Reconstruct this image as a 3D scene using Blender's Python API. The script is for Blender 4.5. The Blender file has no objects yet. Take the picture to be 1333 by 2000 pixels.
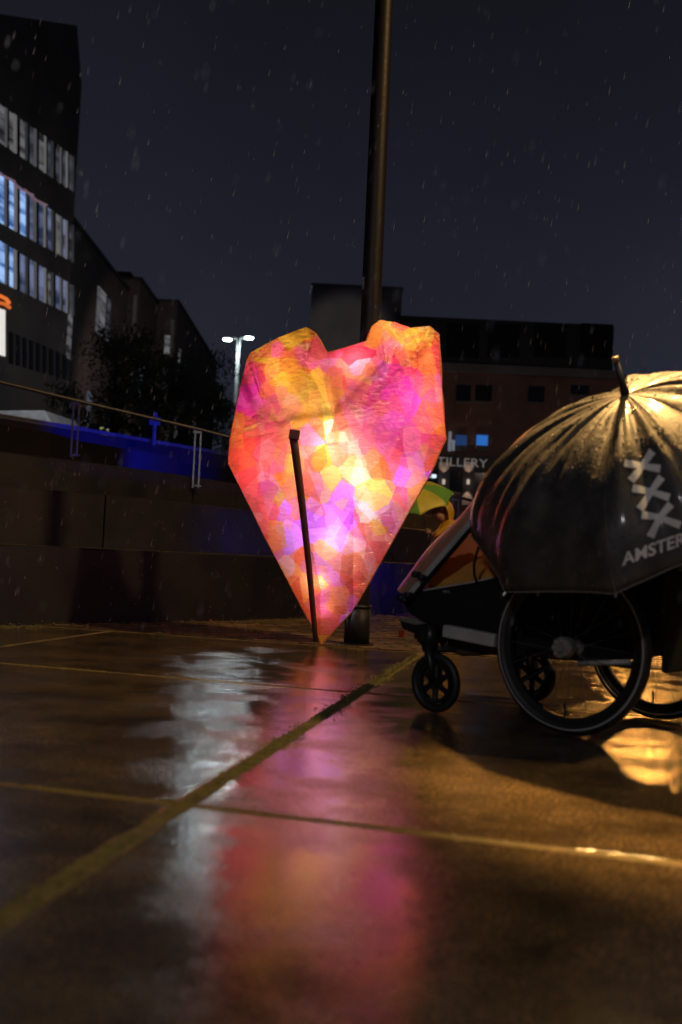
import bpy, bmesh, math, random
import numpy as np
from mathutils import Vector, Matrix, noise
from mathutils.bvhtree import BVHTree
from math import sin, cos, pi, radians, sqrt
random.seed(7)
S = bpy.context.scene
COL = S.collection

# ------------------------------------------------------------------ camera
CAM = Vector((0, 0, .5))
PITCH, ROLL, F = radians(2.61), radians(2.69), 2000.0
RM = Matrix.Rotation(pi/2+PITCH, 3, 'X') @ Matrix.Rotation(ROLL, 3, 'Z')
cd = bpy.data.cameras.new('camera'); cam = bpy.data.objects.new('camera', cd); COL.objects.link(cam)
cam.matrix_world = Matrix.Translation(CAM) @ RM.to_4x4()
cd.sensor_fit = 'VERTICAL'; cd.sensor_height = 36; cd.sensor_width = 24; cd.lens = 36
cd.clip_start = .05; cd.clip_end = 2000
cd.dof.use_dof = True; cd.dof.focus_distance = 5.75; cd.dof.aperture_fstop = 2.4
S.camera = cam
# ------------------------------------------------------------------ world: rainy night sky with city glow near the horizon
W = bpy.data.worlds.new('World'); S.world = W; W.use_nodes = True
wn = W.node_tree.nodes; wl = W.node_tree.links
tc = wn.new('ShaderNodeTexCoord'); sx = wn.new('ShaderNodeSeparateXYZ'); cr = wn.new('ShaderNodeValToRGB')
wl.new(tc.outputs['Generated'], sx.inputs[0]); wl.new(sx.outputs['Z'], cr.inputs[0])
el = cr.color_ramp.elements
el[0].position = 0; el[0].color = (.023, .027, .044, 1)
el[1].position = .55; el[1].color = (.0062, .0062, .0090, 1)
e = el.new(.22); e.color = (.0155, .0168, .0262, 1)
e = el.new(.36); e.color = (.0100, .0106, .0170, 1)
cn = wn.new('ShaderNodeTexNoise'); cn.inputs['Scale'].default_value = 2.2; cn.inputs['Detail'].default_value = 4; wl.new(tc.outputs['Generated'], cn.inputs[0])
cm = wn.new('ShaderNodeMapRange'); cm.inputs[1].default_value = .3; cm.inputs[2].default_value = .7; cm.inputs[3].default_value = .78; cm.inputs[4].default_value = 1.25; wl.new(cn.outputs[0], cm.inputs[0])
cx = wn.new('ShaderNodeVectorMath'); cx.operation = 'SCALE'; wl.new(cr.outputs[0], cx.inputs[0]); wl.new(cm.outputs[0], cx.inputs['Scale'])
wl.new(cx.outputs[0], wn['Background'].inputs[0]); wn['Background'].inputs[1].default_value = 1.0
# ------------------------------------------------------------------ lamps of the place, plus added fill spots
def point(name, loc, col, watts, rad=.1):
    l = bpy.data.lights.new(name, 'POINT'); l.color = col; l.energy = watts; l.shadow_soft_size = rad
    o = bpy.data.objects.new(name, l); o.location = loc; COL.objects.link(o); return o
def spot(name, loc, to, col, watts, ang=60, rad=.1, blend=.5):
    l = bpy.data.lights.new(name, 'SPOT'); l.color = col; l.energy = watts; l.shadow_soft_size = rad
    l.spot_size = radians(ang); l.spot_blend = blend
    o = bpy.data.objects.new(name, l); o.location = loc
    o.rotation_euler = (Vector(to)-Vector(loc)).to_track_quat('-Z', 'Y').to_euler(); COL.objects.link(o); return o
AMBER = (1.0, .64, .26)
spot('square_lamp_light', (6.4, 1.6, 9.0), (-.6, 6.2, .1), AMBER, 2300, 58, .2, .9)
spot('rear_lamp_light', (1.35, 5.6, 5.0), (1.0, 3.02, .88), (1, .55, .17), 3800, 16, .10)
spot('opposite_lamp_light', (-2.5, -4.5, 4.2), (.7, 3.4, .5), (.95, .93, 1), 300, 50, .25)
spot('blue_flood_light', (-1.6, 13.2, 1.75), (-3.6, 15.6, 1.45), (.0, .015, 1), 100, 75, .1)
spot('blue_step_light', (1.25, 9.25, .5), (.35, 9.85, .7), (.10, .05, 1), 15, 135, .05)
spot('blue_bench_light', (-4.0, 4.4, 2.0), (-2.6, 7.2, .8), (.08, .06, 1), 9, 70, .1)
spot('street_fill_spot', (-5, 60, 14), (-17, 82, 8), (1, .80, .66), 2600, 75, .5)  # added wash with no lamp behind it, lifts the black street walls
spot('tent_fill_spot', (-4.2, 15.6, 5.2), (-6.3, 20, 2.9), (.9, .95, 1), 260, 34, .1)  # added spot, no such lamp stands there; brightens the tent roof
spot('office_fill_spot', (-10.5, 49, 4), (-16.5, 60, 15), (1, .78, .66), 260, 60, .4)  # spot put in to give the office brick slight light
spot('facade_fill_spot', (9, 36, 7), (9, 50, 6.5), (1, .72, .55), 260, 75, .5)  # added fill for the brick front, not a lamp of the street
S.view_settings.view_transform = 'Standard'; S.view_settings.look = 'None'
S.view_settings.exposure = 0; S.view_settings.gamma = 1
S.render.engine = 'CYCLES'
S.cycles.use_denoising = True
S.cycles.max_bounces = 8; S.cycles.transparent_max_bounces = 12
S.cycles.sample_clamp_indirect = 6

# ------------------------------------------------------------------ measuring helpers (photo pixel -> real place)
def ray(x, y): return (RM @ Vector((x-666.5, 1000-y, -F)))
def gnd(x, y, z=0.0):
    d = ray(x, y); return CAM + d*((z-CAM.z)/d.z)
def atY(x, y, Y):
    d = ray(x, y); return CAM + d*(Y/d.y)
def onp(x, y, p0, n):
    d = ray(x, y); return CAM + d*((Vector(p0)-CAM).dot(n)/d.dot(n))
# ------------------------------------------------------------------ object helpers
def tag(o, label=None, cat=None, group=None, kind=None):
    if label: o['label'] = label
    if cat: o['category'] = cat
    if group: o['group'] = group
    if kind: o['kind'] = kind
    return o
def empty(name, loc, label, cat, group=None):
    o = bpy.data.objects.new(name, None); o.location = loc; o.empty_display_size = .1
    COL.objects.link(o); return tag(o, label, cat, group)
class MB:
    """collects faces in world space; build() makes one mesh object"""
    def __init__(s): s.v = []; s.f = []
    def add(s, vs, fs):
        n = len(s.v); s.v += [Vector(v) for v in vs]; s.f += [tuple(i+n for i in f) for f in fs]; return s
    def box(s, c, sz, M=None):
        c = Vector(c); h = Vector(sz)/2; vs = []
        for x in (-1, 1):
            for y in (-1, 1):
                for z in (-1, 1):
                    p = Vector((x*h.x, y*h.y, z*h.z)); vs.append(c+(M @ p if M else p))
        return s.add(vs, [(0,1,3,2),(4,6,7,5),(0,4,5,1),(2,3,7,6),(0,2,6,4),(1,5,7,3)])
    def tube(s, pts, r, n=8, cap=True):
        pts = [Vector(p) for p in pts]; rs = r if isinstance(r, (list, tuple)) else [r]*len(pts)
        vs = []; fs = []; a = None
        for i, p in enumerate(pts):
            t = (pts[min(i+1, len(pts)-1)]-pts[max(i-1, 0)]).normalized()
            if a is None:
                a = t.orthogonal().normalized()
            a = (a - t*a.dot(t)).normalized(); b = t.cross(a)
            for k in range(n):
                q = 2*pi*k/n; vs.append(p+(a*cos(q)+b*sin(q))*rs[i])
        for i in range(len(pts)-1):
            for k in range(n):
                fs.append((i*n+k, i*n+(k+1) % n, (i+1)*n+(k+1) % n, (i+1)*n+k))
        if cap: fs += [tuple(range(n))[::-1], tuple((len(pts)-1)*n+k for k in range(n))]
        return s.add(vs, fs)
    def prism(s, poly, ext):
        """closed solid: polygon (list of 3D points) pushed along vector ext"""
        ext = Vector(ext); n = len(poly); vs = [Vector(p) for p in poly]+[Vector(p)+ext for p in poly]
        return s.add(vs, [tuple(range(n)), tuple(range(2*n-1, n-1, -1))]+[(i, i+n, (i+1) % n+n, (i+1) % n) for i in range(n)])
    def ring(s, c, ax, R, prof, n=48):
        """revolve closed profile [(dr, da)] about axis ax"""
        c = Vector(c); ax = Vector(ax).normalized(); a = ax.orthogonal().normalized(); b = ax.cross(a); m = len(prof); vs = []; fs = []
        for k in range(n):
            q = 2*pi*k/n; d = a*cos(q)+b*sin(q)
            for dr, da in prof: vs.append(c+d*(R+dr)+ax*da)
        for k in range(n):
            for j in range(m):
                fs.append((k*m+j, k*m+(j+1) % m, ((k+1) % n)*m+(j+1) % m, ((k+1) % n)*m+j))
        return s.add(vs, fs)
    def build(s, name, mat, parent=None, smooth=False, bevel=0):
        me = bpy.data.meshes.new(name); off = Vector(parent.location) if parent is not None else Vector((0, 0, 0))
        if parent is not None and parent.parent is not None: off = off + Vector(parent.parent.location)
        me.from_pydata([v-off for v in s.v], [], s.f)
        bm = bmesh.new(); bm.from_mesh(me); bmesh.ops.recalc_face_normals(bm, faces=bm.faces)
        bm.to_mesh(me); bm.free(); me.update()
        if smooth: me.polygons.foreach_set('use_smooth', [True]*len(me.polygons))
        me.materials.append(mat)
        o = bpy.data.objects.new(name, me); COL.objects.link(o)
        if parent is not None: o.parent = parent
        if bevel:
            b = o.modifiers.new('b', 'BEVEL'); b.width = bevel; b.segments = 2; b.limit_method = 'ANGLE'
        return o
def circ(r, n=10): return [(r*cos(2*pi*k/n), r*sin(2*pi*k/n)) for k in range(n)]

# ------------------------------------------------------------------ materials
def mat(name, col, rough=.6, metal=0, col2=None, nscale=6, bump=0, bscale=60, emit=None, estr=0, coat=0, rough2=None, spec=.5, stretch=None):
    m = bpy.data.materials.new(name); m.use_nodes = True; t = m.node_tree; N = t.nodes; L = t.links
    b = N['Principled BSDF']; b.inputs['Base Color'].default_value = (*col, 1)
    b.inputs['Roughness'].default_value = rough; b.inputs['Metallic'].default_value = metal
    b.inputs['Specular IOR Level'].default_value = spec
    b.inputs['Coat Weight'].default_value = coat; b.inputs['Coat Roughness'].default_value = .08
    tcn = N.new('ShaderNodeTexCoord'); src = tcn.outputs['Object']
    if stretch:
        mp = N.new('ShaderNodeMapping'); mp.inputs['Scale'].default_value = stretch; L.new(src, mp.inputs[0]); src = mp.outputs[0]
    nz = N.new('ShaderNodeTexNoise'); nz.inputs['Scale'].default_value = nscale; nz.inputs['Detail'].default_value = 6; L.new(src, nz.inputs[0])
    c2 = col2 or tuple(c*.65 for c in col)
    r = N.new('ShaderNodeValToRGB'); r.color_ramp.elements[0].position = .35; r.color_ramp.elements[1].position = .68
    r.color_ramp.elements[0].color = (*c2, 1); r.color_ramp.elements[1].color = (*col, 1)
    L.new(nz.outputs[0], r.inputs[0]); L.new(r.outputs[0], b.inputs['Base Color'])
    if rough2 is not None:
        mr = N.new('ShaderNodeMapRange'); mr.inputs[1].default_value = .35; mr.inputs[2].default_value = .65
        mr.inputs[3].default_value = rough; mr.inputs[4].default_value = rough2
        n3 = N.new('ShaderNodeTexNoise'); n3.inputs['Scale'].default_value = nscale*1.7; n3.inputs['Detail'].default_value = 5; L.new(src, n3.inputs[0])
        L.new(n3.outputs[0], mr.inputs[0]); L.new(mr.outputs[0], b.inputs['Roughness'])
    if bump:
        n2 = N.new('ShaderNodeTexNoise'); n2.inputs['Scale'].default_value = bscale; n2.inputs['Detail'].default_value = 4; L.new(src, n2.inputs[0])
        bp = N.new('ShaderNodeBump'); bp.inputs['Strength'].default_value = bump; bp.inputs['Distance'].default_value = .01
        L.new(n2.outputs[0], bp.inputs['Height']); L.new(bp.outputs[0], b.inputs['Normal'])
    if emit:
        b.inputs['Emission Color'].default_value = (*emit, 1); b.inputs['Emission Strength'].default_value = estr
    return m
def add_drop_glints(m, scale, col):
    t = m.node_tree; N = t.nodes; L = t.links; b = N['Principled BSDF']; src = b.inputs['Base Color'].links[0].from_socket
    tcn = N.new('ShaderNodeTexCoord'); v = N.new('ShaderNodeTexVoronoi'); v.inputs['Scale'].default_value = scale; L.new(tcn.outputs['Object'], v.inputs[0])
    n = N.new('ShaderNodeTexNoise'); n.inputs['Scale'].default_value = scale*.35; L.new(tcn.outputs['Object'], n.inputs[0])
    lt = N.new('ShaderNodeMath'); lt.operation = 'LESS_THAN'; lt.inputs[1].default_value = .16; L.new(v.outputs[0], lt.inputs[0])
    gt = N.new('ShaderNodeMath'); gt.operation = 'GREATER_THAN'; gt.inputs[1].default_value = .58; L.new(n.outputs[0], gt.inputs[0])
    mu = N.new('ShaderNodeMath'); mu.operation = 'MULTIPLY'; L.new(lt.outputs[0], mu.inputs[0]); L.new(gt.outputs[0], mu.inputs[1])
    mx = N.new('ShaderNodeMix'); mx.data_type = 'RGBA'; L.new(mu.outputs[0], mx.inputs[0]); L.new(src, mx.inputs[6]); mx.inputs[7].default_value = (*col, 1); L.new(mx.outputs[2], b.inputs['Base Color'])
M = {}
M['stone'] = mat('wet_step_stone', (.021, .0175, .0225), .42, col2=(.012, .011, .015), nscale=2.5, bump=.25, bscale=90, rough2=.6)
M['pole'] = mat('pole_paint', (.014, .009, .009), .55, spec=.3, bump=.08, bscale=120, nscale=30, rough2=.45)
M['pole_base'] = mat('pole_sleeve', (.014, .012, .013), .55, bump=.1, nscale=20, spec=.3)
M['shaded_stone'] = mat('wet_shaded_step_stone', (.009, .0075, .011), .42, col2=(.0055, .005, .008), nscale=2.5, bump=.25, bscale=90, rough2=.6)  # same stone darkened; the lowest step's shade is put into its colour
M['steel'] = mat('wet_steel', (.24, .24, .25), .3, .8, nscale=20)
M['galv'] = mat('lamp_post_steel', (.12, .13, .13), .55, .2)
add_drop_glints(M['stone'], 26, (.12, .10, .08)); add_drop_glints(M['shaded_stone'], 24, (.10, .085, .08))  # pale dots in the stone colour stand for lit raindrops
M['black_rubber'] = mat('tyre_rubber', (.012, .012, .012), .55, bump=.1)
M['black_plastic'] = mat('black_plastic', (.014, .014, .015), .4)
M['black_cloth'] = mat('black_trailer_cloth', (.010, .010, .011), .8, bump=.2, bscale=400, spec=.2)
M['grey_bar'] = mat('anodised_bar', (.50, .49, .46), .45, .1)
M['silver'] = mat('silver_hub', (.55, .55, .53), .28, .7, bump=.1)
M['reflect_line'] = mat('reflective_tyre_line', (.42, .42, .40), .35)
M['spoke'] = mat('dull_spoke', (.09, .085, .08), .5, .3)
M['red_plastic'] = mat('red_reflector', (.55, .03, .01), .25)
M['orange_plastic'] = mat('orange_reflector', (.85, .13, .02), .25)
M['orange_cloth'] = mat('orange_cloth', (.55, .25, .04), .8, bump=.4, bscale=25, nscale=9)
M['belly'] = mat('brown_underside_cloth', (.07, .035, .025), .7)
M['leafgreen'] = mat('tree_leaf', (.17, .21, .09), .6, col2=(.08, .12, .05), nscale=.6)
M['bark'] = mat('bark', (.05, .04, .03), .9)
M['moss'] = mat('moss', (.22, .19, .05), .9, col2=(.08, .07, .02), nscale=40, bump=.6)
M['sandmoss'] = mat('sandy_moss', (.24, .16, .06), .8, col2=(.16, .13, .03), nscale=30, bump=.6)
M['brown_leaf'] = mat('fallen_leaf', (.50, .17, .04), .5)
M['white_canvas'] = mat('white_canvas', (.62, .62, .60), .6)
M['blue_wall'] = mat('parapet_render', (.06, .065, .13), .6, nscale=1.3, col2=(.035, .04, .09))
M['parapet_cap'] = mat('parapet_cap', (.45, .47, .50), .4)
M['yellow_umb'] = mat('yellow_cloth', (.85, .78, .10), .5)
M['green_umb'] = mat('green_cloth', (.22, .55, .10), .5)
M['yellow_coat'] = mat('yellow_raincoat', (.85, .50, .04), .6, bump=.5, bscale=18, nscale=12)
M['skin'] = mat('skin', (.50, .30, .22), .5)
M['dark_trousers'] = mat('dark_trousers', (.03, .03, .05), .8)

# ================================================================== GROUND
def wet_mat(name, col, col2, r0, r1, bump, bscale, streak=1, puddle=.5):
    m = bpy.data.materials.new(name); m.use_nodes = True; t = m.node_tree; N = t.nodes; L = t.links; b = N['Principled BSDF']
    tcn = N.new('ShaderNodeTexCoord'); o = tcn.outputs['Object']
    n1 = N.new('ShaderNodeTexNoise'); n1.inputs['Scale'].default_value = 2.4; n1.inputs['Detail'].default_value = 10; n1.inputs['Roughness'].default_value = .72; L.new(o, n1.inputs[0])
    n2 = N.new('ShaderNodeTexNoise'); n2.inputs['Scale'].default_value = bscale; n2.inputs['Detail'].default_value = 3; L.new(o, n2.inputs[0])
    n3 = N.new('ShaderNodeTexNoise'); n3.inputs['Scale'].default_value = 16; n3.inputs['Detail'].default_value = 4; L.new(o, n3.inputs[0])
    n4 = N.new('ShaderNodeTexNoise'); n4.inputs['Scale'].default_value = 170; n4.inputs['Detail'].default_value = 2; L.new(o, n4.inputs[0])
    r = N.new('ShaderNodeValToRGB'); r.color_ramp.elements[0].position = .36; r.color_ramp.elements[1].position = .66
    r.color_ramp.elements[0].color = (*col2, 1); r.color_ramp.elements[1].color = (*col, 1); L.new(n1.outputs[0], r.inputs[0])
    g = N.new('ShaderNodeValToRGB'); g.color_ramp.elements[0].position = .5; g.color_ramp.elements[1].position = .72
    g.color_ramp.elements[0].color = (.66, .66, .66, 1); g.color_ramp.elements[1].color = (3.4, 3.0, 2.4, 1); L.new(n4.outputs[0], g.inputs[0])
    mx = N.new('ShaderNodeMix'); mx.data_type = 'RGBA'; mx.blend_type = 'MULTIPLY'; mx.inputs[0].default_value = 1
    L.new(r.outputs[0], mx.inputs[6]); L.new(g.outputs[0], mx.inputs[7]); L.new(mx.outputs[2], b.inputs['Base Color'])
    nw = N.new('ShaderNodeTexNoise'); nw.inputs['Scale'].default_value = 3.4; nw.inputs['Detail'].default_value = 9; nw.inputs['Roughness'].default_value = .68; L.new(o, nw.inputs[0])
    mr = N.new('ShaderNodeMapRange'); mr.inputs[1].default_value = .46; mr.inputs[2].default_value = .60; mr.inputs[3].default_value = r0; mr.inputs[4].default_value = r1
    L.new(nw.outputs[0], mr.inputs[0]); L.new(mr.outputs[0], b.inputs['Roughness'])
    add = N.new('ShaderNodeMath'); add.operation = 'MULTIPLY_ADD'; add.inputs[1].default_value = .6; L.new(n3.outputs[0], add.inputs[0]); L.new(n2.outputs[0], add.inputs[2])
    nf = N.new('ShaderNodeTexNoise'); nf.inputs['Scale'].default_value = bscale*3.2; nf.inputs['Detail'].default_value = 3; L.new(o, nf.inputs[0])
    ad2 = N.new('ShaderNodeMath'); ad2.operation = 'MULTIPLY_ADD'; ad2.inputs[1].default_value = .45; L.new(nf.outputs[0], ad2.inputs[0]); L.new(add.outputs[0], ad2.inputs[2])
    bs = N.new('ShaderNodeMapRange'); bs.inputs[1].default_value = .44; bs.inputs[2].default_value = .60; bs.inputs[3].default_value = bump*.45; bs.inputs[4].default_value = bump*1.5
    L.new(nw.outputs[0], bs.inputs[0])
    bp = N.new('ShaderNodeBump'); bp.inputs['Distance'].default_value = .004; L.new(bs.outputs[0], bp.inputs['Strength'])
    L.new(ad2.outputs[0], bp.inputs['Height']); L.new(bp.outputs[0], b.inputs['Normal'])
    b.inputs['Specular IOR Level'].default_value = .7
    return m
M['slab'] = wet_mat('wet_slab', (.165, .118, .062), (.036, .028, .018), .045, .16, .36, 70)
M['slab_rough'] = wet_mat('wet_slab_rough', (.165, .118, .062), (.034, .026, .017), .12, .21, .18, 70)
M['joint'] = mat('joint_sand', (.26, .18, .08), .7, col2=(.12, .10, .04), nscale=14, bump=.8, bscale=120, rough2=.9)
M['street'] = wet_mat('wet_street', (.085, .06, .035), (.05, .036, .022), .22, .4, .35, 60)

g = MB(); R_ = 400
g.add([(-R_, -20, -.001), (R_, -20, -.001), (R_, R_*1.5, -.001), (-R_, R_*1.5, -.001)], [(0, 1, 2, 3)])
tag(g.build('ground', M['joint']), kind='structure')
# big slabs: the long joint runs along JD, cross joints along JC
J0 = gnd(0, 1800); J1 = gnd(800, 1290); JD = (J1-J0); JD.z = 0; JD.normalize()
K0 = gnd(0, 1295); K1 = gnd(690, 1352); JC = (K1-K0); JC.z = 0; JC.normalize()
def cross(p, d, q, e):
    D = d.x*e.y-d.y*e.x; t = ((q.x-p.x)*e.y-(q.y-p.y)*e.x)/D; return Vector((p.x+d.x*t, p.y+d.y*t, 0))
O1 = cross(J0, JD, K0, JC)                       # joint crossing behind
O2 = cross(J0, JD, gnd(400, 1577), JC)           # joint crossing in front
step = (O1-O2).length
pv = MB(); gap = .013
def slab_quad(i, j, w=1.9):
    a = O2 + JD*(step*j) + JC*(w*i); b_ = a + JC*w; c_ = b_ + JD*step; d_ = a + JD*step
    gx = .022
    q = [a+JC*gx+JD*gap, b_-JC*gx+JD*gap, c_-JC*gx-JD*gap, d_+JC*gx-JD*gap]
    return q
slabs = bmesh.new()
for i in range(-5, 7):
    for j in range(-2, 2):
        q = slab_quad(i, j)
        n = 46
        for s_ in range(4): pass
        # edge vertices with a slightly worn outline
        out = []
        for s_ in range(4):
            a, b_ = q[s_], q[(s_+1) % 4]; cen = sum(q, Vector())/4
            for k in range(n):
                p = a.lerp(b_, k/n); w_ = .006*noise.noise(p*7)+.005*noise.noise(p*29)+.003*noise.noise(p*90)
                p = p + (cen-p).normalized()*w_; out.append(p)
        top = [slabs.verts.new((p.x, p.y, 0)) for p in out]; bot = [slabs.verts.new((p.x, p.y, -.05)) for p in out]
        mi = 1 if j < 0 else 0; slabs.faces.new(top).material_index = mi
        for k in range(len(out)):
            slabs.faces.new((bot[k], bot[(k+1) % len(out)], top[(k+1) % len(out)], top[k]))
me = bpy.data.meshes.new('paving_slabs'); bmesh.ops.recalc_face_normals(slabs, faces=slabs.faces); slabs.to_mesh(me); me.materials.append(M['slab']); me.materials.append(M['slab_rough'])
o = bpy.data.objects.new('pavement', me); COL.objects.link(o); tag(o, kind='structure')
bv = o.modifiers.new('b', 'BEVEL'); bv.width = .003; bv.segments = 2; bv.limit_method = 'ANGLE'; bv.angle_limit = radians(50)
# small paving bricks beyond the slabs, up to the steps and away to the right
def brick_mat():
    m = wet_mat('wet_paving_bricks', (.13, .075, .035), (.045, .03, .018), .25, .5, .5, 60); t = m.node_tree; N = t.nodes; L = t.links; b = N['Principled BSDF']
    tcn = N.new('ShaderNodeTexCoord'); mp = N.new('ShaderNodeMapping'); mp.inputs['Rotation'].default_value = (0, 0, radians(-9)); L.new(tcn.outputs['Object'], mp.inputs[0])
    br = N.new('ShaderNodeTexBrick'); br.inputs['Scale'].default_value = 1; br.inputs['Brick Width'].default_value = .21; br.inputs['Row Height'].default_value = .105
    br.inputs['Mortar Size'].default_value = .012; br.inputs['Color1'].default_value = (.34, .20, .09, 1); br.inputs['Color2'].default_value = (.09, .055, .03, 1); br.inputs['Mortar'].default_value = (.06, .055, .015, 1)
    L.new(mp.outputs[0], br.inputs[0])
    L.new(br.outputs[0], b.inputs['Base Color'])
    bp = N.new('ShaderNodeBump'); bp.inputs['Strength'].default_value = .9; bp.inputs['Distance'].default_value = .006; bp.invert = True
    old = b.inputs['Normal'].links[0].from_node; L.new(old.outputs[0], bp.inputs['Normal']); L.new(br.outputs[1], bp.inputs['Height']); L.new(bp.outputs[0], b.inputs['Normal'])
    return m
M['bricks'] = brick_mat()
far0 = O2 + JD*(step*2)
bk = MB(); a = far0-JC*30; b_ = far0+JC*60
bk.add([a+JD*.02, b_+JD*.02, b_+JD*60, a+JD*60], [(0, 1, 2, 3)])
for v in bk.v: v.z = .004
tag(bk.build('brick_paving', M['bricks']), kind='structure')

# moss and grass in the joints and along the foot of the steps
def moss_patch(ms, p, w, h):
    for _ in range(3):
        q = Vector(p)+Vector((random.uniform(-w, w), random.uniform(-w, w), 0)); r = random.uniform(.4, 1)*h
        vs = [q+Vector((cos(a_)*r*random.uniform(.7, 1.2), sin(a_)*r*random.uniform(.7, 1.2), -.004)) for a_ in [k*pi/3 for k in range(6)]]+[q+Vector((0, 0, r*.55))]
        ms.add(vs, [(k, (k+1) % 6, 6) for k in range(6)])
def blade(ms, p, h, lean=.5):
    a_ = random.uniform(0, 2*pi); d = Vector((cos(a_), sin(a_), 0)); s_ = Vector((-d.y, d.x, 0))*.0011
    b0 = Vector(p); b1 = b0+Vector((0, 0, h*.6))+d*h*lean*.4; b2 = b0+Vector((0, 0, h))+d*h*lean
    ms.add([b0-s_, b0+s_, b1+s_*.7, b1-s_*.7, b2], [(0, 1, 2, 3), (3, 2, 4)])
ms = MB(); gs = MB(); ms2 = MB()
tJ = (O1-J0).length
for k in range(4200):
    t = random.uniform(-.3, 4.3); p = J0+JD*t; p.z = -.001
    den = .45+1.1*noise.noise(Vector((t*3.1, 3, 0)))+(.35 if 2.3 < t < 4.2 else 0)
    if random.random() < den:
        moss_patch(ms, p, (.012, .024)[k % 2], random.uniform(.004, .012))
        if t > 1.6 and random.random() < .35: blade(gs, p+Vector((random.uniform(-.015, .015), 0, 0)), random.uniform(.008, .022))
for k in range(1500):
    t = random.uniform(-.2, 4.3); p = J0+JD*t+JC*(random.choice((-1, 1))*(.022+abs(random.gauss(0, .014)))); p.z = 0
    if noise.noise(Vector((t*6, p.x*9, 4))) > .02: moss_patch(ms, p, .008, random.uniform(.003, .007))
for k in range(1600):
    t = random.uniform(-2, 3); O_ = (O1, O2)[k % 2]; p = O_+JC*t+JD*random.choice((-1, 1))*(.012+abs(random.gauss(0, .012))); p.z = 0
    if noise.noise(Vector((t*5, O_.y, 8))) > .05: moss_patch(ms2, p, .008, random.uniform(.002, .006))
for O_, lo, hi in ((O1, -2.2, 0), (O2, -.6, 1.2), (O1, 0, 2), (far0, -3, 3)):
    for k in range(1700):
        t = random.uniform(lo, hi); p = O_+JC*t+JD*random.uniform(-.008, .008); p.z = -.001
        if noise.noise(Vector((t*2.3, O_.y*5, 0))) > -.2:
            moss_patch(ms2, p, .006+.012*max(0, noise.noise(Vector((t*5, 1, 0)))), random.uniform(.004, .009))
# ================================================================== STEPS
F1 = [Vector((-4.6, 3.4, 0)), Vector((-3.3, 4.8, 0)), gnd(0, 1222), gnd(500, 1212), gnd(780, 1200), Vector((1.75, 11.9, 0)), Vector((2.9, 14.4, 0)), Vector((4.0, 17.2, 0))]
def smooth_curve(P, n=8):
    out = []
    for i in range(len(P)-1):
        p0 = P[max(i-1, 0)]; p1 = P[i]; p2 = P[i+1]; p3 = P[min(i+2, len(P)-1)]
        for k in range(n):
            t = k/n; out.append(.5*((2*p1)+(p2-p0)*t+(2*p0-5*p1+4*p2-p3)*t*t+(3*p1-p0-3*p2+p3)*t**3))
    out.append(P[-1].copy()); return out
def offset(C_, d):
    out = []
    for i, p in enumerate(C_):
        t = (C_[min(i+1, len(C_)-1)]-C_[max(i-1, 0)]).normalized(); out.append(p+Vector((-t.y, t.x, 0))*d)
    return out
C1 = smooth_curve(F1)
C2 = offset(C1, 1.0); C3 = offset(C1, 1.95)
def hit_curve(px, py, C_):
    """where the view ray through a pixel meets the vertical wall over curve C_"""
    d = ray(px, py)
    for i in range(len(C_)-1):
        a, b = C_[i], C_[i+1]; e_ = b-a; D = d.x*e_.y-d.y*e_.x
        if abs(D) < 1e-9: continue
        t = (a.x*e_.y-a.y*e_.x)/D; s_ = (a.x*d.y-a.y*d.x)/D
        if t > 0 and 0 <= s_ <= 1: return CAM+d*t, i+s_
    return None, None
Z1 = .492
Z2 = hit_curve(200, 966, C2)[0].z
Z3 = hit_curve(120, 896, C3)[0].z
print('tiers', Z1, Z2, Z3)
def arc_at(C_, i):
    k = min(int(i), len(C_)-2); return C_[k].lerp(C_[k+1], i-k)
def tier(name, C_, z0, z1, depth, label, joints):
    mb = MB(); back = offset(C_, depth); N_ = len(C_)-1
    cuts = [0.0]+sorted(joints)+[float(N_)]
    for a, b in zip(cuts[:-1], cuts[1:]):
        ks = [a+.03]+[float(k) for k in range(int(a)+1, int(math.ceil(b))) if k > a+.05 and k < b-.05]+[b-.03 if b < N_ else b]
        vs = []; n = len(ks); jit = random.uniform(-.004, .004)
        for k in ks:
            f = arc_at(C_, k); r = arc_at(back, k)
            for p, z in ((f, z0), (f, z1-.012), (f.lerp(r, .012), z1+jit*.3), (r, z1+jit*.3), (r, z0)):
                vs.append(Vector((p.x, p.y, z)))
        fs = []
        for k in range(n-1):
            for j in range(5): fs.append((k*5+j, k*5+(j+1) % 5, (k+1)*5+(j+1) % 5, (k+1)*5+j))
        fs += [tuple(range(5)), tuple((n-1)*5+j for j in range(4, -1, -1))]
        mb.add(vs, fs)
    o = mb.build(name, M['shaded_stone'] if z0 < 0 else M['stone']); return tag(o, label, 'stone step', 'curved stone seating steps')
i2 = hit_curve(205, 1000, C2)[1]
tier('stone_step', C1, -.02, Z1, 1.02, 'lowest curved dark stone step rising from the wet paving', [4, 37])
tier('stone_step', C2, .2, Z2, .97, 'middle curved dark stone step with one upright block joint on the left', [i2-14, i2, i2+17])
tier('stone_step', C3, .5, Z3, 1.2, 'top dark stone step below the handrail posts', [i2+8])
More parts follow.
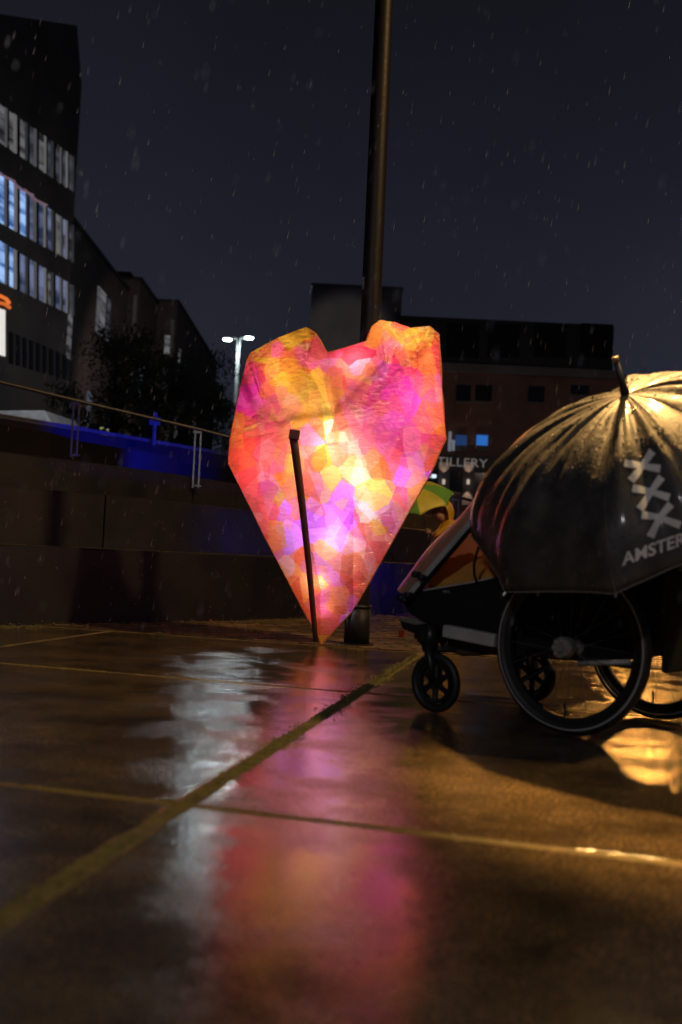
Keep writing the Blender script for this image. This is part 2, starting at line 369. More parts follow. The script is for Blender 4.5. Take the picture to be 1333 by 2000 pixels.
# moss at the foot of the lowest step and on the ledges
for k in range(3600):
    i = random.uniform(8, 46); p = arc_at(C1, i); q = p + (arc_at(offset(C1, -1), i)-p)*abs(random.gauss(0, .10))
    if noise.noise(Vector((i*.8, q.y*2, 2))) > -.25:
        q.z = 0; moss_patch(ms, q, .02, random.uniform(.005, .012))
        if random.random() < .4: blade(gs, q, random.uniform(.012, .035))
C2f = offset(C1, .93)
for k in range(880):
    i = random.uniform(8, 44); q = arc_at(offset(C1, random.uniform(.88, .985)), i) if False else arc_at(C2f, i)
    q = Vector((q.x+random.uniform(-.03, .03), q.y+random.uniform(-.03, .03), Z1)); moss_patch(ms, q, .02, random.uniform(.004, .009))
# loose clumps by the pole and lantern
for cx, cy, n in ((628, 1256, 60), (700, 1266, 70), (760, 1262, 80), (660, 1263, 40), (560, 1240, 50), (470, 1232, 60)):
    for k in range(n):
        c_ = gnd(cx+random.gauss(0, 22), cy+random.gauss(0, 2)); moss_patch(ms, c_, .01, .006)
        if random.random() < .5: blade(gs, c_, random.uniform(.01, .03))
tag(ms.build('moss', M['moss'], smooth=True), kind='stuff')
tag(ms2.build('joint_moss', M['sandmoss'], smooth=True), kind='stuff')
tag(gs.build('grass', M['moss']), kind='stuff')
# small weed growing on the middle step
w = MB(); wp = hit_curve(126, 957, C2)[0]; wp.z = Z2
for a_, l in ((-.7, .05), (.5, .055), (0, .03)):
    w.add([wp, wp+Vector((l*.5*sin(a_)-.004, -.01, l*.6)), wp+Vector((l*sin(a_), -.01, l*.8)), wp+Vector((l*.5*sin(a_)+.006, -.01, l*.4))], [(0, 1, 2, 3)])
tag(w.build('weed', mat('weed_leaf', (.12, .2, .03), .5)), 'tiny two-leaved weed sprouting from the middle stone step', 'plant')
# fallen leaves
def leaf(px, py, s_, label):
    c_ = gnd(px, py); vs = [c_+Vector((0, 0, .006))]; n = 10
    for k in range(n):
        a_ = 2*pi*k/n; r = s_*(1 if k % 2 else .45); vs.append(c_+Vector((r*cos(a_), r*.6*sin(a_), .004+.35*s_*abs(sin(a_*1.5+1)))))
    mb = MB(); mb.add(vs, [(0, k+1, (k+1) % n+1) for k in range(n)])
    tag(mb.build('fallen_leaf', M['brown_leaf']), label, 'leaf', 'fallen leaves on the paving')
leaf(405, 1214, .055, 'curled orange-brown fallen leaf lying against the lowest step')
leaf(547, 1212, .03, 'small flat fallen leaf between the lowest step and the glowing heart')
leaf(507, 1253, .022, 'pale fallen leaf left of the foot of the glowing heart')
leaf(243, 1442, .007, 'single tiny fallen leaf on the wet slab at the left')

lt_ = MB()
for k in range(520):
    i = random.uniform(8, 46); p = arc_at(C1, i); q = p + (arc_at(offset(C1, -1), i)-p)*abs(random.gauss(.05, .28)); r = random.uniform(.006, .02); a_ = random.uniform(0, 6.28)
    e1 = Vector((cos(a_), sin(a_), random.uniform(-.1, .4)))*r; e2 = Vector((-sin(a_), cos(a_), random.uniform(-.2, .3)))*r*.5; q.z = .012
    lt_.add([q-e1, q+e2, q+e1, q-e2], [(0, 1, 2, 3)])
M['litter'] = mat('leaf_litter', (.42, .25, .08), .6, nscale=9, col2=(.14, .08, .03))
tag(lt_.build('leaf_litter', M['litter']), kind='stuff')
# ================================================================== HANDRAIL
Yr0, Yr1 = 9.2, 11.2
def railp(px, py): return atY(px, py, Yr0+(Yr1-Yr0)*px/950)
hr = empty('handrail', railp(148, 892), 'sloping steel handrail on twin flat posts above the stone steps', 'railing')
m_ = MB(); m_.tube([railp(-300, 676), railp(0, 746), railp(148, 782), railp(387, 838), railp(622, 898), railp(888, 969), railp(1010, 1001)], .017, 10)
m_.build('rail', mat('brown_rail', (.11, .10, .10), .4, .3), hr, smooth=True)
for px, yt, yb in ((-90, 722, 840), (147, 782, 893), (385, 838, 953), (622, 900, 1010), (888, 970, 1082)):
    mb = MB()
    for s_ in (-5.5, 5.5):
        a, b = railp(px+s_+3, yt), railp(px+s_-2.5, yb)
        mb.tube([a, b], .0105, 4)
    a, b = railp(px, yt+6), railp(px, yb-4)
    mb.box(a, (.075, .02, .022)); mb.box(b, (.085, .05, .014))
    mb.build('post', M['steel'], hr)

# ================================================================== PARAPET, TERRACE BEHIND
tr = MB(); back = offset(C1, 3.1)
vs = [Vector((p.x, p.y, Z3-.35)) for p in back]+[Vector((-60, 60, Z3-.35)), Vector((-60, 0, Z3-.35))]
tag(tr.add(vs, [tuple(range(len(vs)))]).build('terrace_ground', M['street']), kind='structure')
PYa, PYb = 13.5, 17.0
def par(px, py): return atY(px, py, PYa+(PYb-PYa)*px/500)
pw = empty('parapet_wall', par(100, 900), 'low rendered parapet wall washed in blue light behind the handrail', 'wall')
pts = [(-400, 752), (101, 832), (270, 861), (442, 890), (620, 920), (900, 968)]
mb = MB()
for (xa, ya), (xb, yb) in zip(pts[:-1], pts[1:]):
    a, b = par(xa, ya), par(xb, yb); a2, b2 = Vector((a.x, a.y, .4)), Vector((b.x, b.y, .4)); e_ = Vector((-.12, .3, 0))
    mb.prism([a, b, b2, a2], e_)
mb.build('wall', M['blue_wall'], pw)
mb = MB(); mb.tube([par(x, y-1) + Vector((0, .1, .03)) for x, y in pts], .035, 4); mb.build('coping', M['parapet_cap'], pw)
mb = MB()
pts2 = [(-300, 795), (0, 829), (100, 845), (160, 862), (349, 894), (353, 903), (500, 926), (700, 958)]
def par2(px, py): return atY(px, py, PYa-1.6+(PYb-PYa)*px/500)
for (xa, ya), (xb, yb) in zip(pts2[:-1], pts2[1:]):
    a, b = par2(xa, ya), par2(xb, yb); mb.prism([a, b, Vector((b.x, b.y, .5)), Vector((a.x, a.y, .5))], (-.1, .25, 0))
tag(mb.build('ramp_kerb', mat('dark_kerb', (.012, .011, .014), .6)), 'low black ramp kerb in front of the blue-lit parapet', 'wall')
# pale canvas roof of a pavilion tent seen over the parapet
a = [(-130, 818), (-60, 802), (88, 801), (104, 836), (0, 845), (-130, 850)]
tb = empty('market_tent', atY(20, 900, 19), 'pale canvas tent roof showing over the parapet at the far left', 'tent')
P = [atY(x, y, 19) for x, y in a]; mb = MB(); mb.prism(P, (0, 2.2, .1)); mb.build('canopy', M['white_canvas'], tb, bevel=.03)
for px in (-60, 90):
    q = atY(px, 838, 19.3); MB().tube([q, (q.x, q.y, .3)], .03, 6).build('leg', M['galv'], tb)
# short blue-lit bollard-like marker post beyond the rail
q0, q1 = atY(304, 806, 15.5), atY(300, 870, 15.5); bo = empty('marker_post', q1, 'short white marker post standing beyond the handrail', 'post')
MB().tube([q1, q0], .028, 8).build('post', M['white_canvas'], bo)
MB().box(q0+Vector((0, 0, -.13)), (.16, .03, .12)).build('sign_plate', M['white_canvas'], bo)

# ================================================================== BUILDINGS
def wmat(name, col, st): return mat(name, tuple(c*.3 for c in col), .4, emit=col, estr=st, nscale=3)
M['brick_dark'] = mat('dark_brick', (.085, .065, .062), .8, nscale=.5, col2=(.055, .042, .040))
M['brick_red'] = mat('red_brick', (.26, .15, .12), .8, nscale=.8, col2=(.18, .10, .08))
M['glass_dark'] = mat('dark_glass', (.01, .012, .016), .12)
M['fin'] = mat('pale_window_fin', (.42, .42, .40), .5)
M['concrete'] = mat('pale_concrete', (.22, .215, .225), .8, nscale=.4, col2=(.13, .13, .135))
M['upper_dark'] = mat('dark_cladding', (.022, .024, .032), .5)
M['glow_fin'] = [wmat('glowing_fin', (.50, .47, .46), st_) for st_ in (.04, .12, .22)]  # pale window fins as glowing strips, the light on them put into emission
def blinds(name, c1, c2, st, freq):
    m = bpy.data.materials.new(name); m.use_nodes = True; t = m.node_tree; N = t.nodes; L = t.links; b = N['Principled BSDF']
    tcn = N.new('ShaderNodeTexCoord'); mp = N.new('ShaderNodeMapping'); mp.inputs['Scale'].default_value = (.35, .35, freq); L.new(tcn.outputs['Object'], mp.inputs[0])
    nz = N.new('ShaderNodeTexNoise'); nz.inputs['Scale'].default_value = 1; nz.inputs['Detail'].default_value = 3; L.new(mp.outputs[0], nz.inputs[0])
    r = N.new('ShaderNodeValToRGB'); r.color_ramp.elements[0].position = .38; r.color_ramp.elements[1].position = .62
    r.color_ramp.elements[0].color = (*c1, 1); r.color_ramp.elements[1].color = (*c2, 1); L.new(nz.outputs[0], r.inputs[0])
    L.new(r.outputs[0], b.inputs['Emission Color']); b.inputs['Emission Strength'].default_value = st; b.inputs['Base Color'].default_value = (.02, .02, .02, 1)
    return m
GL = [blinds('lit_window_grey', (.02, .021, .025), (.22, .22, .23), .55, 2.2),
      blinds('lit_window_blue', (.03, .09, .30), (.35, .55, .95), 1.0, 2.6),
      blinds('lit_window_dim', (.010, .012, .018), (.09, .10, .13), .6, 1.5),
      blinds('lit_window_bluegrey', (.03, .04, .09), (.22, .26, .45), .6, 1.2)]
# --- tall office block at the left: facade line (direction FD) through A0
A0 = atY(0, 1060, 54); A0.z = 0; FD = Vector((.249, .968, 0)).normalized(); FN = Vector((FD.y, -FD.x, 0))
def fac(px, py): return onp(px, py, A0, FN)
ob = empty('office_building', fac(150, 1067), 'tall dark brick office block with three rows of lit windows at the left', 'building')
top0 = fac(0, 28); cor = fac(160, 165)
# roof chamfer at the street corner
e_in = Vector((-FN.x, -FN.y, 0))*26
pA = fac(-420, 200); zt = top0.z
cx_ = Vector((cor.x, cor.y, 0)); L0 = cx_-FD*70
poly = [Vector((L0.x, L0.y, -1)), Vector((cx_.x, cx_.y, -1)), Vector((cx_.x, cx_.y, cor.z)), fac(151, 50), fac(0, 27), Vector((L0.x, L0.y, fac(0, 27).z))]
MB().prism(poly, e_in).build('wall', M['brick_dark'], ob)
def win(pxl, pxr, ytl, ybl, ytr, ybr, mt, parent, fn=fac, n=FN, depth=.25):
    P = [fn(pxl, ytl), fn(pxr, ytr), fn(pxr, ybr), fn(pxl, ybl)]; P = [p+n*.01 for p in P]
    return MB().prism(P, n*.05).build('window', mt, parent)
bands = [((0, 203), (150, 311), (0, 281), (150, 381)), ((0, 336), (150, 446), (0, 437), (150, 518)), ((0, 470), (150, 562), (0, 552), (150, 622))]
def lerp(a, b, t): return a+(b-a)*t
for bi, (tl, trr, bl, brr) in enumerate(bands):
    xs = [-26, -4, 17, 38, 57, 75, 92, 108, 122, 134, 145]
    # band recess strip
    for k, (xa, xb) in enumerate(zip(xs[:-1], xs[1:])):
        f = lambda p, q, x: lerp(p[1], q[1], x/150)
        w_ = (xb-xa)
        xm = xa+w_*(.40, .55, .34, .48)[(k+bi*2) % 4]
        mt = [[0,0,0,0,2,0,2,2,2,2][k], [1,1,1,1,3,3,3,0,3,2][k], [1,1,1,3,3,3,0,3,3,2][k]][bi]
        if True:
            wo = win(xa+1, xm, f(tl, trr, xa)+2, f(bl, brr, xa)-2, f(tl, trr, xm)+2, f(bl, brr, xm)-2, GL[mt], ob)
            # glowing strip for the lit pale fin, then a dark panel
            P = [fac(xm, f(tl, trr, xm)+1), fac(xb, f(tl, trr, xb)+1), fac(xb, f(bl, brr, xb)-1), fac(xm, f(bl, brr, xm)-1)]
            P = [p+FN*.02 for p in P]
            MB().prism([P[0], P[0].lerp(P[1], .45), P[3].lerp(P[2], .45), P[3]], FN*.08).build('glow_fin', M['glow_fin'][(k*7+bi*3) % 3], wo)
            MB().prism([P[0].lerp(P[1], .5), P[1], P[2], P[3].lerp(P[2], .5)], FN*.03).build('panel', M['glass_dark'], wo)
    if bi == 1:
        for cxp, w_ in ((-2, 12), (36, 9), (64, 10)):
            q = fac(cxp, lerp(tl[1], trr[1], cxp/150)+2)+FN*.12
            MB().tube([q-FD*1.0+Vector((0, 0, .05)), q-Vector((0, 0, .12)), q+FD*1.3], .06, 5).build('garland', wmat('pink_garland', (.42, .25, .32), .35), ob)
# ground-floor lights
win(-10, 9, 600, 690, 606, 696, wmat('shop_white_light', (1, .95, .9), .75), ob)
MB().tube([fac(-6, 578)+FN*.2, fac(6, 584)+FN*.2, fac(12, 592)+FN*.2], .10, 6).build('neon_strip', wmat('neon_orange', (1, .22, .04), .8), ob)
MB().tube([fac(-6, 592)+FN*.2, fac(4, 594)+FN*.2, fac(13, 601)+FN*.2], .10, 6).build('neon_strip', wmat('neon_orange2', (1, .22, .04), .6), ob)
for x in range(18, 130, 13):
    win(x, x+7, 640+x*.42, 705+x*.28, 640+x*.42+3, 705+x*.28+2, M['glass_dark'], ob)
# --- stepped houses along the street
def row_house(name, label, X, Y0, Y1, Zt, Xl, wins, bulk=M['brick_dark']):
    b = empty(name, (X, Y0, 0), label, 'building', 'dark houses stepping back along the street')
    MB().box(((X+Xl)/2, (Y0+Y1)/2, Zt/2-.5), (abs(X-Xl), Y1-Y0, Zt+1)).build('wall', bulk, b)
    MB().box(((X+Xl)/2, (Y0+Y1)/2, Zt+.12), (abs(X-Xl)+.3, Y1-Y0-.05, .24)).build('roof', M['upper_dark'], b)
    for y, z, w_, h, mt in wins:
        MB().box((X+.04, y, z), (.08, w_, h)).build('window', mt, b)
    return b
b2 = [(72.3, 17.2, 2.4, 3.2, GL[0]), (74.6, 17.2, .8, 3.0, GL[2]), (64.5, 14.2, .8, 3.6, GL[0]), (70.5, 9.5, 1.2, 3.4, GL[2]), (76, 9.5, 1.2, 3.2, M['glass_dark']), (78, 14.3, 1, 3, M['glass_dark']), (76, 5, 1.2, 3, GL[2])]
row_house('terrace_house', 'nearest dark terrace house beyond the office block with one curtained lit window', -17.8, 62.5, 80.9, 21.0, -34, b2)
b3 = [(83, 14, 1.2, 3, GL[2]), (86, 14, 1.2, 3, M['glass_dark']), (84, 9, 1.0, 3.2, GL[2]), (87.3, 9, 1, 3, M['glass_dark'])]
row_house('terrace_house', 'second dark terrace house along the street, with a flat gable top', -16.9, 81, 88.9, 22.0, -33, b3)
b4 = [(91.5, 17, .9, 3.2, GL[0]), (91.5, 12.2, .9, 3.2, GL[0]), (95, 17, .9, 3, M['glass_dark']), (98, 12.2, .9, 3, GL[2]), (103, 12, 1, 3, M['glass_dark'])]
row_house('terrace_house', 'farthest dark terrace house, behind the trees', -15.2, 89, 118, 22.3, -32, b4)
hb4 = bpy.data.objects['terrace_house.002']
for zz, hh, mt in ((18.5, 1.6, GL[0]), (15.5, 1.8, GL[0])):
    MB().box((-15.75, 88.97, zz), (.75, .1, hh)).build('window', mt, hb4)
for bn, X, Y in (('terrace_house', -17.8, 80.8), ('terrace_house.001', -16.9, 81), ('terrace_house.002', -15.2, 89)):
    pb_ = bpy.data.objects[bn]
    for dx in (.3, 2.1): MB().box((X-dx, Y-.05 if Y < 90 else Y, 10.4), (.28, .16, 20.6)).build('pilaster', M['concrete'], pb_)
for bn, X, Y, z_ in (('terrace_house', -20, 68, 21.4), ('terrace_house.001', -19, 85, 22.4)):
    MB().box((X, Y, z_+.5), (1.2, 1.6, 1.2)).build('chimney', M['brick_dark'], bpy.data.objects[bn])
# glowing ground floor entrances far off (yellowish)
for px, py in ((200, 843), (208, 846)):
    q = atY(px, py, 60); MB().box(q, (.25, .1, .45)).build('lantern_window', wmat('warm_window', (.9, .85, .35), .6), bpy.data.objects['terrace_house'])
# --- brick warehouse with the distillery sign
BY = 50
def bw(px, py, dy=0): return atY(px, py, BY+dy)
wb = empty('brick_building', bw(1000, 1100), 'red brick warehouse with a dark set-back top storey and lit shop sign', 'building')
z_par = bw(1000, 722).z; z_up = bw(1000, 612).z; z_tw = bw(690, 564).z
xl, xr = bw(640, 800).x, bw(1213, 700).x
MB().box(((xl+xr+14)/2, BY+8, z_par/2-.5), (xr-xl+14, 16, z_par+1)).build('wall', M['brick_red'], wb)
MB().box(((xl+xr)/2, BY-.06, z_par-.05), (xr-xl+.1, .3, .42)).build('parapet', M['concrete'], wb)
xu = bw(775, 700).x
MB().box(((xu+xr)/2, BY+8.5, (z_par+z_up)/2), (xr-xu, 14, z_up-z_par)).build('upper_storey', M['upper_dark'], wb)
M['upper_win'] = mat('upper_glass', (.02, .024, .03), .6, spec=.1)
for px in (905, 985, 1075, 1165):
    q = bw(px, 665, 1.45); MB().box(q, (1.6, .1, 1.7)).build('window', M['upper_win'], wb)
for px, py, w_, h, mt in ((906, 768, .7, .8, M['glass_dark']), (945, 768, .8, .8, M['upper_win']), (1133, 762, .9, .5, M['glass_dark']), (1048, 770, .8, .8, M['glass_dark'])):
    q = bw(px, py, -.02); wo = MB().box(q, (w_, .1, h)).build('window', mt, wb)
    MB().box(q+Vector((0, -.03, -h/2-.04)), (w_+.1, .12, .07)).build('sill', M['concrete'], wo)
for px, st in ((901, .12), (942, .55)):
    q = bw(px, 860, -.02); wo = MB().box(q, (.55, .1, .5)).build('window', wmat('blue_window', (.02, .22, .80), st), wb)
    MB().box(q+Vector((0, -.02, -.42)), (.6, .1, .3)).build('sill', mat('blue_sill', (.05, .06, .09), .5), wo)
q = bw(880, 930, -.05); MB().box(bw(930, 935, -.02), (7, .1, 2.0)).build('shop_window', M['glass_dark'], wb)
MB().box(bw(905, 905, -.08), (7.2, .1, .85)).build('fascia', mat('fascia', (.008, .008, .012), .5), wb)
def text_mesh(s, size, bold=.0):
    c = bpy.data.curves.new('t', 'FONT'); c.body = s; c.size = size; c.offset = bold; c.resolution_u = 3
    to = bpy.data.objects.new('t', c); COL.objects.link(to); bpy.context.view_layer.update()
    me = bpy.data.meshes.new_from_object(to); V = [tuple(v.co) for v in me.vertices]; Fc = [tuple(p.vertices) for p in me.polygons]
    bpy.data.objects.remove(to); bpy.data.curves.remove(c); bpy.data.meshes.remove(me); return V, Fc
# serifed lettering
V_, F_ = text_mesh('DISTILLERY', .60, -.004)
wmax = max(v[0] for v in V_)
q1 = bw(952, 914, -.2); q0 = bw(812, 907, -.2); scx = (q1.x-q0.x)/wmax
mb = MB(); mb.add([(q0.x+v[0]*scx, q0.y, q0.z+v[1]) for v in V_], F_)
mb.add([(v.x, v.y-.05, v.z) for v in mb.v], F_)
for k in range(10):      # small serifs under the letters
    pass
mb.build('sign_letters', wmat('sign_letters', (.55, .52, .50), .22), wb)
# upright of the lit logo above the sign
mb = MB(); qq = bw(879, 862, -.25); mb.box(qq, (.14, .06, .95)); mb.box(qq+Vector((.18, 0, -.2)), (.14, .06, .5)); mb.box(qq+Vector((.09, 0, .02)), (.3, .05, .1))
mb.build('sign_emblem', wmat('sign_emblem', (.35, .38, .45), .35), wb)
for px in (867, 915):
    MB().box(bw(px, 945, -.06), (.55, .16, 2.1)).build('pilaster', M['concrete'], wb)  # pale column added so the lamp beams have a surface to show on
    q = bw(px, 941, -.32); lf = MB().tube([q+Vector((0, 0, -.12)), q+Vector((0, 0, .12))], .07, 8).build('wall_lamp', wmat('uplight_body', (1, .8, .6), .5), wb)
    spot('wall_wash_up', q+Vector((0, -.12, .1)), q+Vector((0, .22, 1.4)), (1, .62, .38), 40, 50, .03)
    spot('wall_wash_down', q+Vector((0, -.12, -.1)), q+Vector((0, .22, -1.4)), (1, .62, .38), 40, 50, .03)
for px, py in ((836, 929), (848, 930)):
    MB().box(bw(px, py, -.4), (.22, .08, .16)).build('shop_lamp', wmat('shop_lamp', (.7, .85, 1), 1.2), wb)
tw = empty('concrete_tower', bw(690, 1090), 'pale grey concrete stair tower rising behind the tall lamp pole', 'building')
x0, x1 = bw(603, 700, 3).x, bw(780, 700, 3).x; zt = bw(690, 562, 3).z
MB().box(((x0+x1)/2, BY+5.5, zt/2), (x1-x0, 5, zt)).build('wall', M['concrete'], tw)
MB().box(((x0+x1)/2, BY+5.5, zt+.08), (x1-x0+.1, 5.1, .14)).build('roof', M['concrete'], tw)
spot('tower_fill_spot', (-4, 30, 4.5), (-.3, 53, 11.5), (1, .86, .78), 2000, 14, .3)  # added spot that lifts the tower out of the dark

# ================================================================== STREET LAMPS
def lamp_head(parent, c, w_, col, st):
    mb = MB()
    mb.ring(c, (0, 0, 1), 0.0001, [(0, .09), (w_*.5, .05), (w_, .0), (w_, -.03), (0, -.03)], 16)
    h = mb.build('lamp_head', M['galv'], parent)
    d = MB(); d.ring(Vector(c)+Vector((0, 0, -.04)), (0, 0, 1), .0001, [(0, 0), (w_*.92, 0), (w_*.8, -.07), (0, -.10)], 16)
    d.build('diffuser', wmat('diffuser', col, st), h); return h
LY = 56
ds = gnd(453, 1142, 0); base = atY(455, 900, LY); topl = atY(467, 662, LY)
sl = empty('street_lamp', (base.x, LY, 0), 'double-headed white street lamp on a grey post left of the heart', 'street lamp')
MB().tube([(base.x, LY, 0), (topl.x, LY, topl.z+.05)], [.17, .10], 10).build('post', M['galv'], sl, smooth=True)
MB().box((topl.x+.02, LY, topl.z+.04), (1.3, .10, .10)).build('arm', M['galv'], sl)
for px, py in ((445, 661), (487, 658)):
    q = atY(px, py, LY); lamp_head(sl, q, .27, (.85, 1, .98), 14)
    point('street_lamp_light', q+Vector((0, -.08, -.40)), (.85, .97, 1), 270, .15)
GY = 22
for px in (1236, 1296):
    q = atY(px, 768, GY)
    gl = empty('street_lamp', (q.x, GY, 0), 'amber street lamp hidden behind the %s half of the open black umbrella' % ('left' if px < 1260 else 'right'), 'street lamp')
    MB().tube([(q.x, GY, 0), (q.x, GY, q.z)], [.07, .05], 8).build('post', M['galv'], gl, smooth=True)
    lamp_head(gl, q, .24, (1, .42, .08), 16)
    spot('amber_lamp_light', q+Vector((0, -.1, -.2)), q+Vector((0, -2, -5)), (1, .42, .08), 160, 165, .10)

# ================================================================== TALL POLE
pb = gnd(697, 1262); pb = Vector((pb.x, pb.y+.075, 0))
ptop = atY(774, -210, pb.y+.0)
tp = empty('lamp_pole', pb, 'tall dark brown metal lamp pole rising behind the glowing heart', 'lamp pole')
def pole_r(z): return .066-.0125*(z/4.0)
zs = [0, .2, 1, 2, 3, 4, 5, 6]
pt_pole = atY(751, 0, pb.y)
dirp = (pt_pole-Vector((pb.x+.0, pb.y, .0))); dirp = Vector((dirp.x/dirp.z, 0, 1))
MB().tube([pb+dirp*z for z in zs], [pole_r(z) for z in zs], 24).build('shaft', M['pole'], tp, smooth=True)
MB().tube([pb, pb+dirp*.22], .075, 24).build('sleeve', M['pole_base'], tp, smooth=True)
MB().tube([pb+dirp*.215, pb+dirp*.235], .078, 24).build('collar', M['pole'], tp, smooth=True)
MB().tube([pb, pb+dirp*.012], .10, 20).build('base_plate', M['pole_base'], tp)
MB().tube([pb+dirp*6, pb+dirp*6.15], .04, 16).build('cap', M['pole'], tp)
# sticker on the pole
sk = MB(); zc = atY(713, 551, pb.y-.05).z; cc = pb+dirp*zc; r = pole_r(zc)+.0012; a0 = math.radians(-155)
for du, dz, hh, ww in ((0, 0, .04, .24),):
    vs = []; 
    for i in range(7):
        a_ = a0+(i/6-.5)*.55
        for z_ in (-.037, -.03, .02, .036):
            vs.append(cc+Vector((cos(a_)*r, sin(a_)*r, z_)))
    sk.add(vs, [(i*4+j, i*4+j+1, (i+1)*4+j+1, (i+1)*4+j) for i in range(6) for j in range(3)])
so = sk.build('sticker', mat('sticker_print', (.42, .40, .42), .4, nscale=70, col2=(.04, .04, .05)), tp)
for k in range(24):       # droplets and specks of dirt on the pole
    pass

# ================================================================== HEART LANTERN
HY = 5.975
ctrl = {  # photo point, metres in front of the middle plane
 'tip': (628, 1258, .0), 'l1': (540, 1090, .03), 'l2': (447, 906, .02), 'l3': (450, 862, .03), 'l4': (466, 780, .02), 'l5': (484, 704, .04), 'l6': (492, 690, .03),
 't1': (545, 662, .04), 't2': (598, 641, .03), 't3': (617, 655, .06), 'n': (640, 691, .02), 'n2': (716, 668, .03), 'u0': (726, 640, .03), 'u1': (742, 628, .04), 'u2': (770, 632, .04),
 'u3': (802, 644, .05), 'u4': (838, 640, .04), 'u5': (857, 655, .03), 'r1': (862, 760, .03), 'r2': (870, 858, .03), 'r3': (840, 925, .03), 'r4': (757, 1072, .03), 'r5': (690, 1190, .03),
 'c1': (572, 850, .30), 'c2': (655, 838, .30), 'k1': (520, 800, .17), 'k2': (752, 738, .24), 'k3': (600, 720, .17), 'k4': (815, 690, .16), 'k5': (795, 835, .20), 'b1': (600, 1040, .20), 'b2': (690, 1000, .23)}
outline = ['tip', 'l1', 'l2', 'l3', 'l4', 'l5', 'l6', 't1', 't2', 't3', 'n', 'n2', 'u0', 'u1', 'u2', 'u3', 'u4', 'u5', 'r1', 'r2', 'r3', 'r4', 'r5']
tris = [('tip','l1','b1'),('l1','l2','b1'),('l2','c1','b1'),('l2','l3','c1'),('l3','k1','c1'),('l3','l4','k1'),('l4','l5','k1'),('l5','l6','k1'),('l6','t1','k1'),('t1','k3','k1'),
 ('t1','t2','k3'),('t2','t3','k3'),('t3','n','k3'),('k1','k3','c1'),('k3','c2','c1'),('n','c2','k3'),('n','n2','k2'),('n','k2','c2'),('n2','u0','k2'),('u0','u1','k2'),('u1','u2','k2'),
 ('u2','u3','k2'),('u3','k4','k2'),('u3','u4','k4'),('u4','u5','k4'),('u5','r1','k4'),('r1','k5','k4'),('k4','k5','k2'),('k2','k5','c2'),('r1','r2','k5'),('r2','r3','k5'),
 ('r3','b2','k5'),('k5','b2','c2'),('c1','c2','b1'),('c2','b2','b1'),('r3','r4','b2'),('r4','r5','b2'),('r5','tip','b1'),('r5','b1','b2')]
CX = {k: Vector((v[0], v[1])) for k, v in ctrl.items()}
# tissue colours seen at places of the lantern (transmission colour of the paper)
YE = (.95, .62, .03); PK = (.98, .11, .36); MG = (.93, .05, .50); OR = (.98, .30, .07); CO = (.98, .20, .20); PU = (.80, .34, 1); LP = (.98, .36, .30); PY = (1, .78, .22); WH = (1, .92, .75); PE = (.98, .45, .20); LV = (.85, .30, .95); RD = (.90, .02, .08)
guide = [(500,680,YE),(545,665,YE),(590,655,YE),(600,690,PK),(625,680,PK),(560,700,PK),(520,720,PE),(495,740,PK),(480,780,MG),(500,800,PK),(470,840,OR),(460,880,OR),(470,920,CO),(540,720,PE),(570,740,YE),(600,760,YE),(630,780,YE),(560,790,PE),
 (540,770,PE),(600,820,YE),(640,800,YE),(660,760,PE),(650,720,LP),(690,680,RD),(700,720,LP),(720,760,PE),(750,700,LP),(760,650,YE),(800,660,YE),(830,650,YE),(780,680,LP),(850,690,CO),(845,720,OR),(850,760,CO),(810,720,OR),(790,700,PE),
 (780,750,MG),(760,780,MG),(800,780,MG),(830,800,PK),(850,830,OR),(780,820,MG),(750,850,MG),(800,850,MG),(840,860,PK),(720,800,PK),(700,820,LP),(680,860,LP),(620,865,PU),(600,870,PU),(640,880,WH),(625,890,YE),(650,900,PY),
 (600,900,LP),(560,880,CO),(530,860,CO),(560,920,YE),(540,930,LP),(520,960,CO),(500,1000,CO),(550,980,PU),(570,960,PE),(620,940,LP),(640,930,PE),(660,950,PY),(690,930,WH),(700,950,PY),(720,900,PE),(740,930,PE),(770,900,LP),
 (800,920,LV),(830,880,OR),(760,970,PY),(740,980,PY),(720,1010,WH),(790,960,PE),(610,1000,PU),(640,1030,PU),(660,1060,PU),(690,1020,LV),(680,980,LV),(560,1040,LV),(545,1040,YE),(570,1060,PU),(540,1070,CO),(530,1040,CO),
 (620,1080,PU),(610,1110,PU),(640,1120,PU),(650,1090,LP),(690,1080,PE),(720,1050,YE),(740,1040,PE),(760,1020,LV),(700,1100,LP),(670,1120,PY),(650,1140,LV),(640,1150,PU),(600,1130,PY),(590,1100,OR),(570,1100,PY),(580,1150,OR),
 (600,1180,OR),(640,1180,OR),(680,1150,CO),(660,1170,OR),(700,1130,OR),(640,1210,CO),(610,1220,OR),(630,1240,YE),(670,1200,LV),(690,1160,CO),(740,1080,CO),(720,1110,CO),(640,1200,PK),(800,890,PK),(730,860,PK),(580,830,PE),(520,900,CO)]
guide += [(x+random.uniform(-14, 14), y+random.uniform(-14, 14), c) for x, y, c in guide]
GP = np.array([(x, y) for x, y, c in guide], float); GC = np.array([c for x, y, c in guide])
rng = np.random.default_rng(11)
